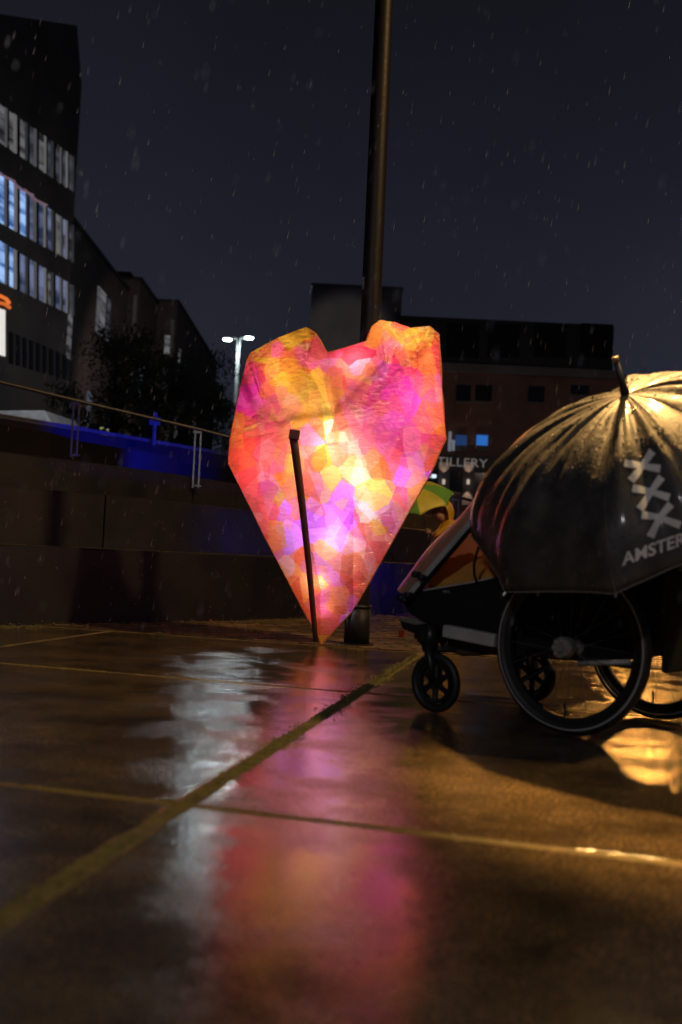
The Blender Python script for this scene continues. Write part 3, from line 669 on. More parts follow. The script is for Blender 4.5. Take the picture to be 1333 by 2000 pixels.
def vor_layer(P, n, jitter, prob):
    seeds = np.column_stack([rng.uniform(430, 890, n), rng.uniform(610, 1275, n)])
    # upper part has larger sheets
    cols = []
    for s_ in seeds:
        d = np.hypot(*(GP-s_+rng.normal(0, jitter, 2)).T); c = GC[d.argmin()].copy()
        if rng.random() < prob: c = np.array([YE, PK, PE, OR, LP, LV, PY][rng.integers(7)])
        c = np.clip(c*rng.uniform(.82, 1.1), 0.01, 1); cols.append(c)
    cols = np.array(cols)
    ang = np.full(n, rng.uniform(0, pi)); asp = np.full(n, rng.uniform(.7, 1.5))
    best = np.full(len(P), 1e18); idx = np.zeros(len(P), int)
    for k in range(n):
        d = P-seeds[k]; c_, s_ = cos(ang[k]), sin(ang[k])
        u = (d[:, 0]*c_+d[:, 1]*s_)*asp[k]; v = (-d[:, 0]*s_+d[:, 1]*c_)/asp[k]; dd = u*u+v*v
        m_ = dd < best; best[m_] = dd[m_]; idx[m_] = k
    return cols[idx], idx
bm = bmesh.new(); cl = []
pxy = []
def subdiv_tri(a, b, c, step_px):
    A, B, C_ = CX[a], CX[b], CX[c]; da, db, dc = ctrl[a][2], ctrl[b][2], ctrl[c][2]
    n = max(2, int(max((A-B).length, (B-C_).length, (C_-A).length)/step_px)); ids = {}
    for i in range(n+1):
        for j in range(n+1-i):
            k = n-i-j; u, v, w_ = i/n, j/n, k/n; p = A*u+B*v+C_*w_; d = da*u+db*v+dc*w_
            ids[i, j] = len(pxy); pxy.append((p.x, p.y, d, min(u, v, w_)*3))
    fs = []
    for i in range(n):
        for j in range(n-i):
            fs.append((ids[i, j], ids[i+1, j], ids[i, j+1]))
            if i+j < n-1: fs.append((ids[i+1, j], ids[i+1, j+1], ids[i, j+1]))
    return fs
faces = []
for t in tris: faces += subdiv_tri(*t, 2.1)
PX = np.array(pxy)
wob = np.column_stack([[noise.noise(Vector((x*.035, y*.035, 1)))*5 for x, y, _, _ in pxy], [noise.noise(Vector((x*.035, y*.035, 9)))*5 for x, y, _, _ in pxy]])
Q = PX[:, :2]+wob*.35
c1_, i1 = vor_layer(Q, 460, 5, .12)
c2_, i2_ = vor_layer(Q+7, 190, 12, .10)
c3_, i3_ = vor_layer(Q, 110, 12, .05)
# paper layers multiply; square-rooted so two sheets keep the colour of one
colr = np.power(c1_, .55)*np.power(c2_, .38)*np.power(c3_, .22)
lay = (i2_ % 3 == 0)[:, None]; colr = np.where(lay, np.power(colr, 1.35), colr)
lay = (i1 % 5 == 0)[:, None]; colr = np.where(lay, np.power(colr, .75), colr)
colr = np.power(np.clip(colr, .004, 1), 1.2)*.95+.03
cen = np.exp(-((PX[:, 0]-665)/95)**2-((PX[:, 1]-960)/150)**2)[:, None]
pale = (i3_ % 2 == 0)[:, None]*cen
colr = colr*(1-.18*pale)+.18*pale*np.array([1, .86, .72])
def heart_pt(x, y, d, edge, side):
    p = atY(x, y, HY)
    upper = max(0, min(1, (900-y)/200))
    cr_ = .004*noise.noise(Vector((x*.06, y*.06, side)))+(.0022+.0062*upper)*noise.noise(Vector((x*.10+y*.05, y*.16, 4+side)))+.0030*upper*noise.noise(Vector((x*.35, y*.2, 7)))
    sag = -.009*math.sin(pi*min(1, edge)*.5) * min(1, d*8)
    dd = d+sag+cr_*min(1, .35+d*6)
    lean = 0.0
    p.y += (-dd if side == 0 else min(.13, dd*.55))+lean
    return p
hb = gnd(628, 1258); hl = empty('heart_lantern', (hb.x, HY, 0), 'large glowing heart lantern of pink, orange, yellow and purple tissue leaning on the pole', 'lantern')
def heart_skin(name, side, mtl):
    V = [heart_pt(x, y, d, e_, side)-hl.location for x, y, d, e_ in pxy]
    me = bpy.data.meshes.new(name); me.from_pydata(V, [], faces if side == 0 else [f[::-1] for f in faces])
    ca = me.color_attributes.new('tissue', 'FLOAT_COLOR', 'POINT')
    ca.data.foreach_set('color', np.column_stack([colr, np.ones(len(colr))]).ravel())
    bm = bmesh.new(); bm.from_mesh(me); bmesh.ops.remove_doubles(bm, verts=bm.verts, dist=.0006); bm.to_mesh(me); bm.free()
    me.polygons.foreach_set('use_smooth', [True]*len(me.polygons)); me.materials.append(mtl)
    o = bpy.data.objects.new(name, me); COL.objects.link(o); o.parent = hl; return o
def tissue_mat():
    m = bpy.data.materials.new('tissue_paper'); m.use_nodes = True; t = m.node_tree; N = t.nodes; L = t.links
    N.remove(N['Principled BSDF']); out = N['Material Output']
    at = N.new('ShaderNodeAttribute'); at.attribute_name = 'tissue'
    tcn = N.new('ShaderNodeTexCoord'); mp = N.new('ShaderNodeMapping'); mp.inputs['Rotation'].default_value = (0, radians(35), 0); mp.inputs['Scale'].default_value = (14, 12, 46); L.new(tcn.outputs['Object'], mp.inputs[0])
    nz = N.new('ShaderNodeTexNoise'); nz.inputs['Scale'].default_value = 1; nz.inputs['Detail'].default_value = 5; nz.inputs['Distortion'].default_value = 1.2; L.new(mp.outputs[0], nz.inputs[0])
    bp = N.new('ShaderNodeBump'); bp.inputs['Strength'].default_value = .9; bp.inputs['Distance'].default_value = .02; L.new(nz.outputs[0], bp.inputs['Height'])
    # creases make the paper a little thicker here and there
    cr = N.new('ShaderNodeValToRGB'); cr.color_ramp.elements[0].position = .35; cr.color_ramp.elements[1].position = .55
    cr.color_ramp.elements[0].color = (.84, .84, .84, 1); cr.color_ramp.elements[1].color = (1, 1, 1, 1); L.new(nz.outputs[0], cr.inputs[0])
    mx = N.new('ShaderNodeMix'); mx.data_type = 'RGBA'; mx.blend_type = 'MULTIPLY'; mx.inputs[0].default_value = 1
    L.new(at.outputs['Color'], mx.inputs[6]); L.new(cr.outputs[0], mx.inputs[7])
    tr = N.new('ShaderNodeBsdfTranslucent'); df = N.new('ShaderNodeBsdfDiffuse'); gl = N.new('ShaderNodeBsdfGlossy'); gl.inputs['Roughness'].default_value = .16
    L.new(mx.outputs[2], tr.inputs[0]); L.new(mx.outputs[2], df.inputs[0]); L.new(bp.outputs[0], df.inputs['Normal']); L.new(bp.outputs[0], gl.inputs['Normal'])
    gl.inputs[0].default_value = (.9, .9, .9, 1)
    m1 = N.new('ShaderNodeMixShader'); m1.inputs[0].default_value = .32; L.new(tr.outputs[0], m1.inputs[1]); L.new(df.outputs[0], m1.inputs[2])
    m2 = N.new('ShaderNodeMixShader'); m2.inputs[0].default_value = .13; L.new(m1.outputs[0], m2.inputs[1]); L.new(gl.outputs[0], m2.inputs[2])
    L.new(m2.outputs[0], out.inputs[0]); return m
M['tissue'] = tissue_mat()
heart_skin('front_skin', 0, M['tissue']); heart_skin('back_skin', 1, M['tissue'])
# inner lamps
def hp(x, y, d): p = atY(x, y, HY); p.y -= d; return p
for x, y, d, wt in ((640, 876, .15, 5.6), (694, 938, .10, 3.0), (545, 700, -.03, .7), (800, 690, .02, 1.8), (760, 660, .0, .9), (650, 1035, .06, 3.4), (622, 1130, .05, 1.3), (700, 720, .03, 2.2), (560, 760, .02, 2.0), (520, 900, -.02, 2.2), (800, 790, .0, 3.2), (770, 930, .0, 2.0), (585, 990, .02, 1.6), (632, 1185, .02, .35)):
    point('lantern_led', hp(x, y, d), (1, .93, .98), wt*.58, .035)
# stick and struts of the frame
M['stick'] = mat('dark_wooden_stick', (.13, .035, .03), .6, bump=.2)
def fp(x, y, off=.0, d=None): 
    p = atY(x, y, HY)
    return p
sp = []
for t in np.linspace(0, 1, 12):
    x = lerp(573, 617, t)+3*sin(t*pi); y = lerp(850, 1252, t); d = .305*(1-t)+.035*t+.03*sin(pi*t)
    p = atY(x, y, HY-d); p = atY(x, y, HY-d); sp.append(p)
MB().tube(sp, [lerp(.0235, .015, k/11) for k in range(12)], 8).build('stick', M['stick'], hl, smooth=True)
MB().box(hp(580, 862, .322), (.058, .03, .055), Matrix.Rotation(.12, 3, 'Y')).build('bracket', M['stick'], hl, bevel=.006)
M['strut'] = mat('taped_strut', (.30, .12, .03), .6)
def strut(a, b, r=.012, inn=.07):
    pa, pb_ = ctrl[a], ctrl[b]; P = []
    for t in np.linspace(0, 1, 6):
        P.append(hp(lerp(pa[0], pb_[0], t), lerp(pa[1], pb_[1], t), lerp(pa[2], pb_[2], t)-inn))
    return MB().tube(P, r, 6).build('strut', M['strut'], hl, smooth=True)
for a, b in (('c2', 'k2'), ('k2', 'k4'), ('k4', 'u4'), ('l5', 'k1'), ('k1', 'c1'), ('n', 'c2'), ('c1', 'c2')): strut(a, b)
# taped rim following the outline
rim = []
for a, b in zip(outline, outline[1:]+outline[:1]):
    for t in np.linspace(0, 1, 5)[:-1]:
        x, y = lerp(ctrl[a][0], ctrl[b][0], t), lerp(ctrl[a][1], ctrl[b][1], t); rim.append(hp(x, y, lerp(ctrl[a][2], ctrl[b][2], t)*.4)+Vector((random.uniform(-.003, .003), 0, random.uniform(-.003, .003))))
M['tape'] = mat('yellow_tape', (.62, .33, .05), .35, bump=.6, bscale=90, nscale=18, col2=(.6, .12, .05))
MB().tube(rim+rim[:1], .008, 6, cap=False).build('rim', M['tape'], hl, smooth=True)
# loose wires
MB().tube([hp(531, 668, .09), hp(527, 690, .14), hp(532, 715, .17), hp(545, 738, .2)], .0012, 4).build('wire', mat('thin_wire', (.7, .6, .4), .4), hl)
MB().tube([hp(598, 1180, .10), hp(575, 1215, .09), hp(552, 1250, .12)], .0009, 4).build('wire', M['steel'], hl)

# ================================================================== CHILD IN YELLOW WITH GREEN AND YELLOW UMBRELLA
CY = 9.0
def cp(px, py, dy=0): return atY(px, py, CY+dy)
feet = Vector((cp(868, 1211).x, CY, 0))
kid = empty('person', feet, 'small child in a yellow hooded raincoat holding a green and yellow umbrella', 'person')
def skin_body(name, verts, edges, radii, mtl, parent, lvl=2, root=0):
    me = bpy.data.meshes.new(name); off = parent.location
    me.from_pydata([Vector(v)-off for v in verts], edges, []); o = bpy.data.objects.new(name, me); COL.objects.link(o); o.parent = parent
    md = o.modifiers.new('skin', 'SKIN'); md.use_smooth_shade = True
    for i, r in enumerate(radii):
        sv = me.skin_vertices[0].data[i]; sv.radius = (r, r) if not isinstance(r, tuple) else r; sv.use_root = (i == root)
    sb = o.modifiers.new('sub', 'SUBSURF'); sb.levels = lvl; sb.render_levels = lvl
    me.materials.append(mtl); return o
Hd = cp(862, 1003); hand = cp(836, 1037, -.12); sh = cp(881, 1041)
hip = Vector((feet.x, CY, .48)); chest = Vector((sh.x, CY, .78))
fx = feet.x
Vb = [hip, (fx, CY, .62), chest, Vector((sh.x-.01, CY, .87)), Vector((Hd.x-.01, CY-.03, .90)), Vector((Hd.x-.012, CY-.03, .95)),
      (fx-.055, CY-.07, .44), (fx-.06, CY-.08, .25), (fx-.06, CY-.07, .05), (fx-.11, CY-.09, .025),
      (fx-.045, CY+.07, .44), (fx-.02, CY+.08, .25), (fx, CY+.08, .05), (fx-.05, CY+.08, .025),
      (sh.x-.03, CY-.11, .82), ((sh.x+hand.x)/2, CY-.15, .70), (hand.x+.03, hand.y, hand.z-.02),
      (sh.x+.02, CY+.11, .82), (sh.x-.03, CY+.15, .68), (sh.x-.10, CY+.10, .62)]
Eb = [(0,1),(1,2),(2,3),(3,4),(4,5),(0,6),(6,7),(7,8),(8,9),(0,10),(10,11),(11,12),(12,13),(2,14),(14,15),(15,16),(2,17),(17,18),(18,19)]
Rb = [.10,.10,.10,.05,.072,.078,.062,.05,.04,.035,.062,.05,.04,.035,.05,.04,.026,.05,.04,.028]
skin_body('body', Vb, Eb, Rb, M['skin'], kid)
# coat: torso, sleeves; hood around the head, face open to the left
Vc = [(fx, CY, .36), (fx, CY, .55), chest, (sh.x-.005, CY, .86), (sh.x-.03, CY-.115, .80), ((sh.x+hand.x)/2+.01, CY-.15, .715), (hand.x+.045, hand.y, hand.z-.025),
      (sh.x+.02, CY+.12, .83), (sh.x-.03, CY+.16, .69), (sh.x-.07, CY+.12, .64)]
skin_body('raincoat', Vc, [(0,1),(1,2),(2,3),(2,4),(4,5),(5,6),(2,7),(7,8),(8,9)], [.22,.20,.185,.10,.10,.078,.06,.10,.078,.06], M['yellow_coat'], kid)
hc = Vector((cp(865, 1000).x, CY-.03, cp(865, 1001).z)); mb = MB(); nu, nv = 22, 16; hoodR = Matrix.Rotation(radians(38), 3, 'Z') @ Matrix.Rotation(radians(-22), 3, 'Y')
vs = []
for i in range(nv+1):
    for k in range(nu):
        th = pi*i/nv*.60; ph = 2*pi*k/nu   # axis towards the back (+x), open to the left (-x)
        d = Vector((cos(th), sin(th)*cos(ph), sin(th)*sin(ph)*1.18)); d.z += .25*max(0, d.z)*max(0, d.x)
        rr = .098*(1+.04*noise.noise(d*3)); vs.append(hc+hoodR @ (d*rr))
mb.add(vs, [(i*nu+k, i*nu+(k+1) % nu, (i+1)*nu+(k+1) % nu, (i+1)*nu+k) for i in range(nv) for k in range(nu)])
ho = mb.build('hood', M['yellow_coat'], kid, smooth=True); sd = ho.modifiers.new('s', 'SOLIDIFY'); sd.thickness = .01
# face: nose, eyes, mouth and a fringe
fc = Vector((Hd.x-.062, CY-.03, .935)); M['eye'] = mat('eye', (.02, .015, .01), .2); M['hair'] = mat('brown_hair', (.10, .05, .02), .6)
fm = MB(); fm.ring(fc+Vector((-.028, 0, -.01)), (1, 0, 0), .0001, [(0, -.014), (.010, 0), (0, .01)], 8)
fm.build('nose', M['skin'], kid, smooth=True)
for s_ in (-1, 1): MB().ring(fc+Vector((-.012, s_*.028, .012)), (1, 0, 0), .0001, [(0, -.008), (.008, 0), (0, .006)], 8).build('eye', M['eye'], kid)
MB().box(fc+Vector((-.016, 0, -.036)), (.012, .034, .007)).build('mouth', mat('lips', (.4, .12, .1), .5), kid)
fr = MB()
for k in range(9):
    y_ = (k-4)*.016; fr.tube([fc+Vector((.035, y_*.8, .075)), fc+Vector((-.01, y_, .062)), fc+Vector((-.022, y_*1.1, .028+.006*(k % 3)))], [.009, .009, .004], 5)
fr.build('hair', M['hair'], kid, smooth=True)
# hand gripping the shaft: palm and five fingers
hv = [hand+Vector((.03, 0, -.02)), hand+Vector((.012, 0, -.004))]; he = [(0, 1)]; hr_ = [.018, .017]
for k in range(4):
    z_ = .016-.011*k; L_ = [.9, 1, .95, .75][k]; i = len(hv)
    hv += [hand+Vector((.008, -.016, z_)), hand+Vector((-.012*L_, -.018, z_)), hand+Vector((-.020*L_, -.004, z_)), hand+Vector((-.012*L_, .009, z_))]
    he += [(1, i), (i, i+1), (i+1, i+2), (i+2, i+3)]; hr_ += [.006, .0055, .005, .0045]
i = len(hv); hv += [hand+Vector((.008, .014, .006)), hand+Vector((-.008, .018, .018))]; he += [(1, i), (i, i+1)]; hr_ += [.0065, .0055]
skin_body('hand', hv, he, hr_, M['skin'], kid, 1)

def umbrella_geo(A, n, spin, R, H, nseg=12, ns=22, sag=.06, scallop=.07, alpha=radians(80), tips=None, wr=0):
    """returns canopy grid and the rib tips; A apex, n axis"""
    n = Vector(n).normalized(); e1 = n.cross(Vector((0, 1, 0))).normalized(); e2 = n.cross(e1)
    T = []
    for k in range(8):
        a_ = spin+k*pi/4; T.append(A-n*H+(e1*cos(a_)+e2*sin(a_))*R)
    if tips:
        for k, p in tips.items(): T[k] = p
    V = [A.copy()]; Fc = []; NT = 8*nseg
    def prof(s_): return sin(s_*alpha)/sin(alpha), (1-cos(s_*alpha))/(1-cos(alpha))
    def rib(k, s_):
        t = T[k % 8]-A; h = t.dot(n); rad = t-n*h; f, g_ = prof(s_); return A+rad*f+n*h*g_
    for i in range(1, ns+1):
        s_ = i/ns
        for j in range(NT):
            k = j//nseg; f = (j % nseg)/nseg; p = rib(k, s_).lerp(rib(k+1, s_), f)
            c_ = A-n*(A-p).dot(n); w_ = sin(pi*f)
            # taut fabric: straight chord between ribs, with scalloped hem
            p = p.lerp(c_, -.02*w_*s_) if False else p
            p = p + n*(scallop*w_*(s_**6)*R) - (p-(A-n*H*.5)).normalized()*sag*R*w_*s_*(1-s_*.85)*.6
            if wr: p = p + (p-(A-n*H)).normalized()*wr*(noise.noise(Vector((j*.33, s_*1.3, 5)))+.5*noise.noise(Vector((j*.8, s_*2.5, 15))))*min(1, s_*4)*(1-.85*s_*s_)
            V.append(p)
    for j in range(NT): Fc.append((0, 1+j, 1+(j+1) % NT))
    for i in range(ns-1):
        for j in range(NT): Fc.append((1+i*NT+j, 1+(i+1)*NT+j, 1+(i+1)*NT+(j+1) % NT, 1+i*NT+(j+1) % NT))
    return V, Fc, T, rib, NT
cu_n = Vector((-.20, -.40, .90)).normalized(); cuA = atY(806, 950, 8.9)
V, Fc, T, rib, NT = umbrella_geo(cuA, cu_n, 0.0, .355, .14, 8, 10)
cu = empty('umbrella', hand, 'small green and yellow umbrella held up by the child in yellow', 'umbrella')
me = bpy.data.meshes.new('canopy'); me.from_pydata([v-cu.location for v in V], [], Fc)
for m_ in ('green_umb', 'yellow_umb'): me.materials.append(M[m_])
for f in me.polygons:
    i = f.index; j = i if i < NT else (i-NT) % NT; f.material_index = 1-(j//8) % 2
    f.use_smooth = True
o = bpy.data.objects.new('canopy', me); COL.objects.link(o); o.parent = cu
sm = o.modifiers.new('s', 'SOLIDIFY'); sm.thickness = .002
MB().tube([cuA+cu_n*.04, cuA, hand, hand+(hand-cuA).normalized()*.08], .005, 6).build('shaft', M['steel'], cu)
for k in range(8): MB().tube([rib(k, s_/6)-cu_n*.006 for s_ in range(7)], .0022, 4).build('rib', M['steel'], cu)
# slender branch-like strip of moss is left out

# ================================================================== BICYCLE TRAILER
T0 = gnd(1108, 1435); hU = Vector((-.73, .68, 0)).normalized(); aV = Vector((hU.y, -hU.x, 0)); UP = Vector((0, 0, 1))
def tl(u, v, z): return T0+hU*u+aV*v+UP*z
def sd_(px, py, v): return onp(px, py, T0+aV*v, aV)          # pixel on the plane v
bt = empty('bicycle_trailer', T0, 'black two-wheeled child bicycle trailer with two small front wheels, at the right', 'bicycle trailer')
def big_wheel(v, kind):
    c = tl(0, v, .264); mb = MB(); mb.ring(c, aV, .2445, circ(.0195, 12), 72); w_ = mb.build('wheel', M['black_rubber'], bt, smooth=True)
    MB().ring(c-aV*.0182, aV, .2465, circ(.0028, 6), 72).build('reflective_band', M['reflect_line'], w_)
    MB().ring(c, aV, .220, [(-.009, -.009), (.008, -.012), (.008, .012), (-.009, .009)], 72).build('rim', M['black_plastic'], w_)
    mb = MB(); mb.ring(c-aV*.055, aV, .0001, [(0, -.012), (.014, -.012), (.016, -.004), (.026, -.004), (.033, .006), (.033, .03), (.012, .05), (.012, .09), (.024, .092), (.024, .1), (0, .1)], 20)
    for k in range(8):
        a_ = k*pi/4; d = hU*cos(a_)+UP*sin(a_); mb.box(c-aV*.058+d*.024, (.010, .010, .010))
    mb.build('hub', M['silver'], w_)
    sp = MB()
    for k in range(20):
        a_ = 2*pi*k/20; b_ = a_+(.55 if k % 2 else -.55); s_ = -.02 if k % 4 < 2 else .02
        sp.tube([c+(hU*cos(b_)+UP*sin(b_))*.022+aV*s_, c+(hU*cos(a_)+UP*sin(a_))*.213], .0013, 4)
    sp.build('spokes', M['spoke'], w_)
    vv = MB(); vv.tube([c-UP*.215+hU*.01, c-UP*.17+hU*.012], .004, 6); vv.build('valve', M['black_plastic'], w_)
big_wheel(0, 0); big_wheel(.59, 1)
def small_wheel(u, v):
    c = tl(u, v, .1); w_ = MB().ring(c, aV, .0855, circ(.0145, 10), 48).build('front_wheel', M['black_rubber'], bt, smooth=True)
    mb = MB(); mb.ring(c, aV, .064, [(-.006, -.010), (.006, -.012), (.006, .012), (-.006, .010)], 40)
    for k in range(6):
        a_ = pi/2+k*pi/3; d = hU*cos(a_)+UP*sin(a_); mb.tube([c+d*.01, c+d*.062], [.012, .0095], 6)
    mb.ring(c, aV, .0001, [(0, -.018), (.018, -.018), (.02, 0), (.018, .018), (0, .018)], 16)
    mb.build('rim', M['black_plastic'], w_)
    fk = MB()
    for s_ in (-.022, .022): fk.tube([c+aV*s_, c+aV*s_+UP*.06-hU*.0+hU*.005, c+aV*s_*.9+UP*.13+hU*.03], [.010, .013, .016], 8)
    fk.tube([c+UP*.115+hU*.03-aV*.025, c+UP*.115+hU*.03+aV*.025], .017, 8); fk.tube([c+UP*.11+hU*.03, c+UP*.19+hU*.03], .024, 10)
    fk.build('fork', M['black_plastic'], bt, smooth=True)
small_wheel(.497, -.012); small_wheel(.477, .555)
# lower body shell
def side_poly(pts, v): return [sd_(x, y, v) for x, y in pts]
bp_ = [(786, 1176), (800, 1160), (835, 1150), (900, 1140), (965, 1128), (1000, 1110), (1100, 1100), (1230, 1100), (1300, 1120), (1290, 1250), (1240, 1288), (1100, 1290), (1000, 1282), (960, 1258), (865, 1232), (800, 1200)]
# tub: side panels, floor and nose as one cloth shell, open at the top
def to_uz(px, py, v=.05): p = sd_(px, py, v)-T0; return p.dot(hU), p.z
UZ = [to_uz(x, y) for x, y in bp_]
print('body uz', [(round(a, 2), round(b, 2)) for a, b in UZ])
for v_ in (.05, .50):
    MB().prism([tl(u, v_, z) for u, z in UZ], aV*.035).build('side_panel', M['black_cloth'], bt, bevel=.006)
lowU = [UZ[i] for i in (0, 15, 14, 13, 12, 11, 10, 9)]
fl = MB(); n = len(lowU); vs = []
for u, z in lowU: vs += [tl(u, .08, z+.004), tl(u, .505, z+.004), tl(u, .505, z+.03), tl(u, .08, z+.03)]
fs = [(i*4+j, i*4+(j+1) % 4, (i+1)*4+(j+1) % 4, (i+1)*4+j) for i in range(n-1) for j in range(4)]+[(0, 1, 2, 3), tuple(range(n*4-4, n*4))]
fl.add(vs, fs); fl.build('floor', M['black_cloth'], bt)
u0, z0 = to_uz(1280, 1180)
MB().box(tl(u0-.02, .29, .36), (.02, .43, .30), Matrix((hU, aV, UP)).transposed()).build('rear_panel', M['black_cloth'], bt, bevel=.01)
# seam piping of the near side
MB().tube([sd_(x, y, .045) for x, y in ((828, 1153), (870, 1146), (930, 1136), (962, 1128))], .003, 5).build('piping', M['grey_bar'], bt)
tg = MB(); 
for x in (866, 870.5, 875): tg.tube([sd_(x, 1153, .046), sd_(x+3, 1158, .046)], .0011, 4)
tg.build('stitched_tag', M['grey_bar'], bt)
# roll-bar frame: near and far
fr_pts = [(797, 1168), (850, 1104), (888, 1060), (927, 1014), (960, 968), (1000, 912), (1050, 860), (1110, 826)]
FU = [to_uz(x, y, .05) for x, y in fr_pts]
for v_ in (.045, .53):
    P = [tl(u, v_, z) for u, z in FU]; mb = MB()
    for a, b in zip(P[:-1], P[1:]):
        d = (b-a).normalized(); nn = aV.cross(d); mb.add([a+nn*.013, a-nn*.013, b-nn*.013, b+nn*.013, a+nn*.013+aV*.022, a-nn*.013+aV*.022, b-nn*.013+aV*.022, b+nn*.013+aV*.022], [(0,1,2,3),(7,6,5,4),(0,4,5,1),(3,2,6,7),(1,5,6,2),(0,3,7,4)])
    mb.build('frame_bar', M['grey_bar'], bt, bevel=.002)
P = [tl(u-.006, .04, z-.022) for u, z in FU]
MB().tube(P, .008, 6).build('edge_trim', M['black_cloth'], bt, smooth=True)
MB().tube([tl(FU[0][0], .0, FU[0][1]), tl(FU[0][0]+.01, .3, FU[0][1]), tl(FU[0][0], .57, FU[0][1])], .012, 10).build('front_crossbar', M['black_plastic'], bt, smooth=True)
for x, y in ((790, 1172), (797, 1162), (823, 1128), (812, 1122)):
    MB().ring(sd_(x, y, .02), aV, .0001, [(0, -.01), (.011, -.01), (.011, .02), (0, .02)], 12).build('knob', M['black_plastic'], bt, smooth=True)
# rain cover over the front: arched between the two bars
def tinted_film_mat():
    m = bpy.data.materials.new('rain_cover_film'); m.use_nodes = True; t = m.node_tree; N = t.nodes; L = t.links; b = N['Principled BSDF']
    b.inputs['Base Color'].default_value = (.56, .36, .27, 1); b.inputs['Roughness'].default_value = .3  # clear film; the lantern's pink reflection is put into its base colour
    tr = N.new('ShaderNodeBsdfTranslucent'); tr.inputs[0].default_value = (.5, .26, .17, 1); mx = N.new('ShaderNodeMixShader'); mx.inputs[0].default_value = .45
    nz = N.new('ShaderNodeTexNoise'); nz.inputs['Scale'].default_value = 22; bp = N.new('ShaderNodeBump'); bp.inputs['Strength'].default_value = .5; bp.inputs['Distance'].default_value = .01
    L.new(nz.outputs[0], bp.inputs['Height']); L.new(bp.outputs[0], b.inputs['Normal'])
    L.new(b.outputs[0], mx.inputs[1]); L.new(tr.outputs[0], mx.inputs[2]); L.new(mx.outputs[0], N['Material Output'].inputs[0]); return m
M['film'] = tinted_film_mat()
sil = [(801, 1145), (838, 1092), (866, 1055), (925, 1008), (962, 955), (1001, 893), (1040, 846), (1105, 810)]
vs = []; NS = 9
for (u, z), (sx_, sy_) in zip(FU, sil):
    c_ = sd_(sx_, sy_, .30)-T0; uc, zc_ = c_.dot(hU), c_.z
    for k in range(NS):
        f = k/(NS-1); w_ = sin(pi*f)**.6; vs.append(tl(lerp(u, uc, w_), lerp(.06, .54, f), lerp(z, zc_, w_)))
mb = MB(); mb.add(vs, [(i*NS+k, i*NS+k+1, (i+1)*NS+k+1, (i+1)*NS+k) for i in range(len(sil)-1) for k in range(NS-1)])
fo = mb.build('rain_cover', M['film'], bt, smooth=True); q = fo.modifiers.new('sub', 'SUBSURF'); q.levels = 2; q.render_levels = 2
mid = [vs[i*NS+3] for i in range(4)]
MB().tube([p+Vector((-.002, -.01, .003)) for p in mid], .004, 6).build('cover_edge', M['black_plastic'], bt, smooth=True)
# silver side rail, belly, nose, axle
a, b = sd_(864, 1232, .0), sd_(965, 1252, .0)
d = (b-a).normalized(); nn = aV.cross(d)
mb = MB(); mb.add([a+nn*.021, a-nn*.021, b-nn*.021, b+nn*.021, a+nn*.021+aV*.04, a-nn*.021+aV*.04, b-nn*.021+aV*.04, b+nn*.021+aV*.04], [(0,1,2,3),(7,6,5,4),(0,4,5,1),(3,2,6,7),(1,5,6,2),(0,3,7,4)])
mb.build('side_rail', M['grey_bar'], bt, bevel=.005)
MB().prism([sd_(x, y, .08) for x, y in ((848, 1244), (862, 1268), (900, 1282), (935, 1281), (962, 1262), (962, 1250), (900, 1235))], aV*.4).build('underside_bag', M['belly'], bt, bevel=.01)
nz_ = [sd_(x, y, -.01) for x, y in ((778, 1206), (784, 1228), (812, 1240), (850, 1246), (842, 1226), (812, 1211))]
MB().prism(nz_, aV*.58).build('nose_bumper', M['black_plastic'], bt, bevel=.008)
MB().prism([sd_(x, y, -.016) for x, y in ((779, 1205), (812, 1209), (830, 1218), (812, 1221), (782, 1213))], aV*.02).build('bumper_trim', M['silver'], bt, bevel=.003)
MB().box(sd_(784, 1238, .02), (.02, .012, .024)).build('front_reflector', M['red_plastic'], bt, bevel=.003)
MB().tube([sd_(820, 1236, .01), sd_(845, 1262, .01)], .026, 10).build('fork_mount', M['black_plastic'], bt, smooth=True)
MB().tube([tl(.497, -.01, .21), tl(.477, .56, .21)], .012, 8).build('front_axle', M['black_plastic'], bt, smooth=True)
MB().tube([tl(.17, .03, .237), tl(-.22, .03, .225)], .010, 8).build('lower_tube', M['black_plastic'], bt, smooth=True)
MB().tube([tl(0, .03, .264), tl(0, .56, .264)], .012, 8).build('axle', M['silver'], bt, smooth=True)
a, b = sd_(1130, 1296, .02), sd_(1232, 1293, .02); MB().tube([a, b], .008, 6).build('brake_bar', M['grey_bar'], bt, smooth=True)
# luggage bag at the back with its reflectors
lg = [to_uz(x, y, .10) for x, y in ((1150, 1080), (1262, 1075), (1258, 1175), (1236, 1250), (1226, 1285), (1150, 1285))]
MB().prism([tl(u, .1, z) for u, z in lg], aV*.38).build('luggage_bag', M['black_cloth'], bt, bevel=.02)
ub = to_uz(1258, 1175, .10)[0]
def rear(px, py, off=.006): return onp(px, py, T0+hU*(ub-off), hU)
for x, y in ((1268, 1168), (1300, 1176)):
    MB().ring(rear(x, y, .004), hU, .0001, [(0, -.008), (.013, -.004), (.013, .006), (0, .006)], 12).build('rear_light', mat('dim_red_light', (.35, .01, .02), .3), bt)
p = rear(1294, 1256, .03); MB().box(p, (.014, .05, .016), Matrix((hU, aV, UP)).transposed() @ Matrix.Rotation(radians(-28), 3, 'X')).build('rear_reflector', M['orange_plastic'], bt, bevel=.002)
MB().tube([rear(1285, 1240, -.02), rear(1292, 1262, .02)], .022, 10).build('reflector_mount', M['black_plastic'], bt, smooth=True)
# push handle at the rear right
MB().tube([sd_(1250, 1120, .05), sd_(1330, 1090, .05), sd_(1400, 1010, .05)], .013, 8).build('handle', M['black_plastic'], bt, smooth=True)

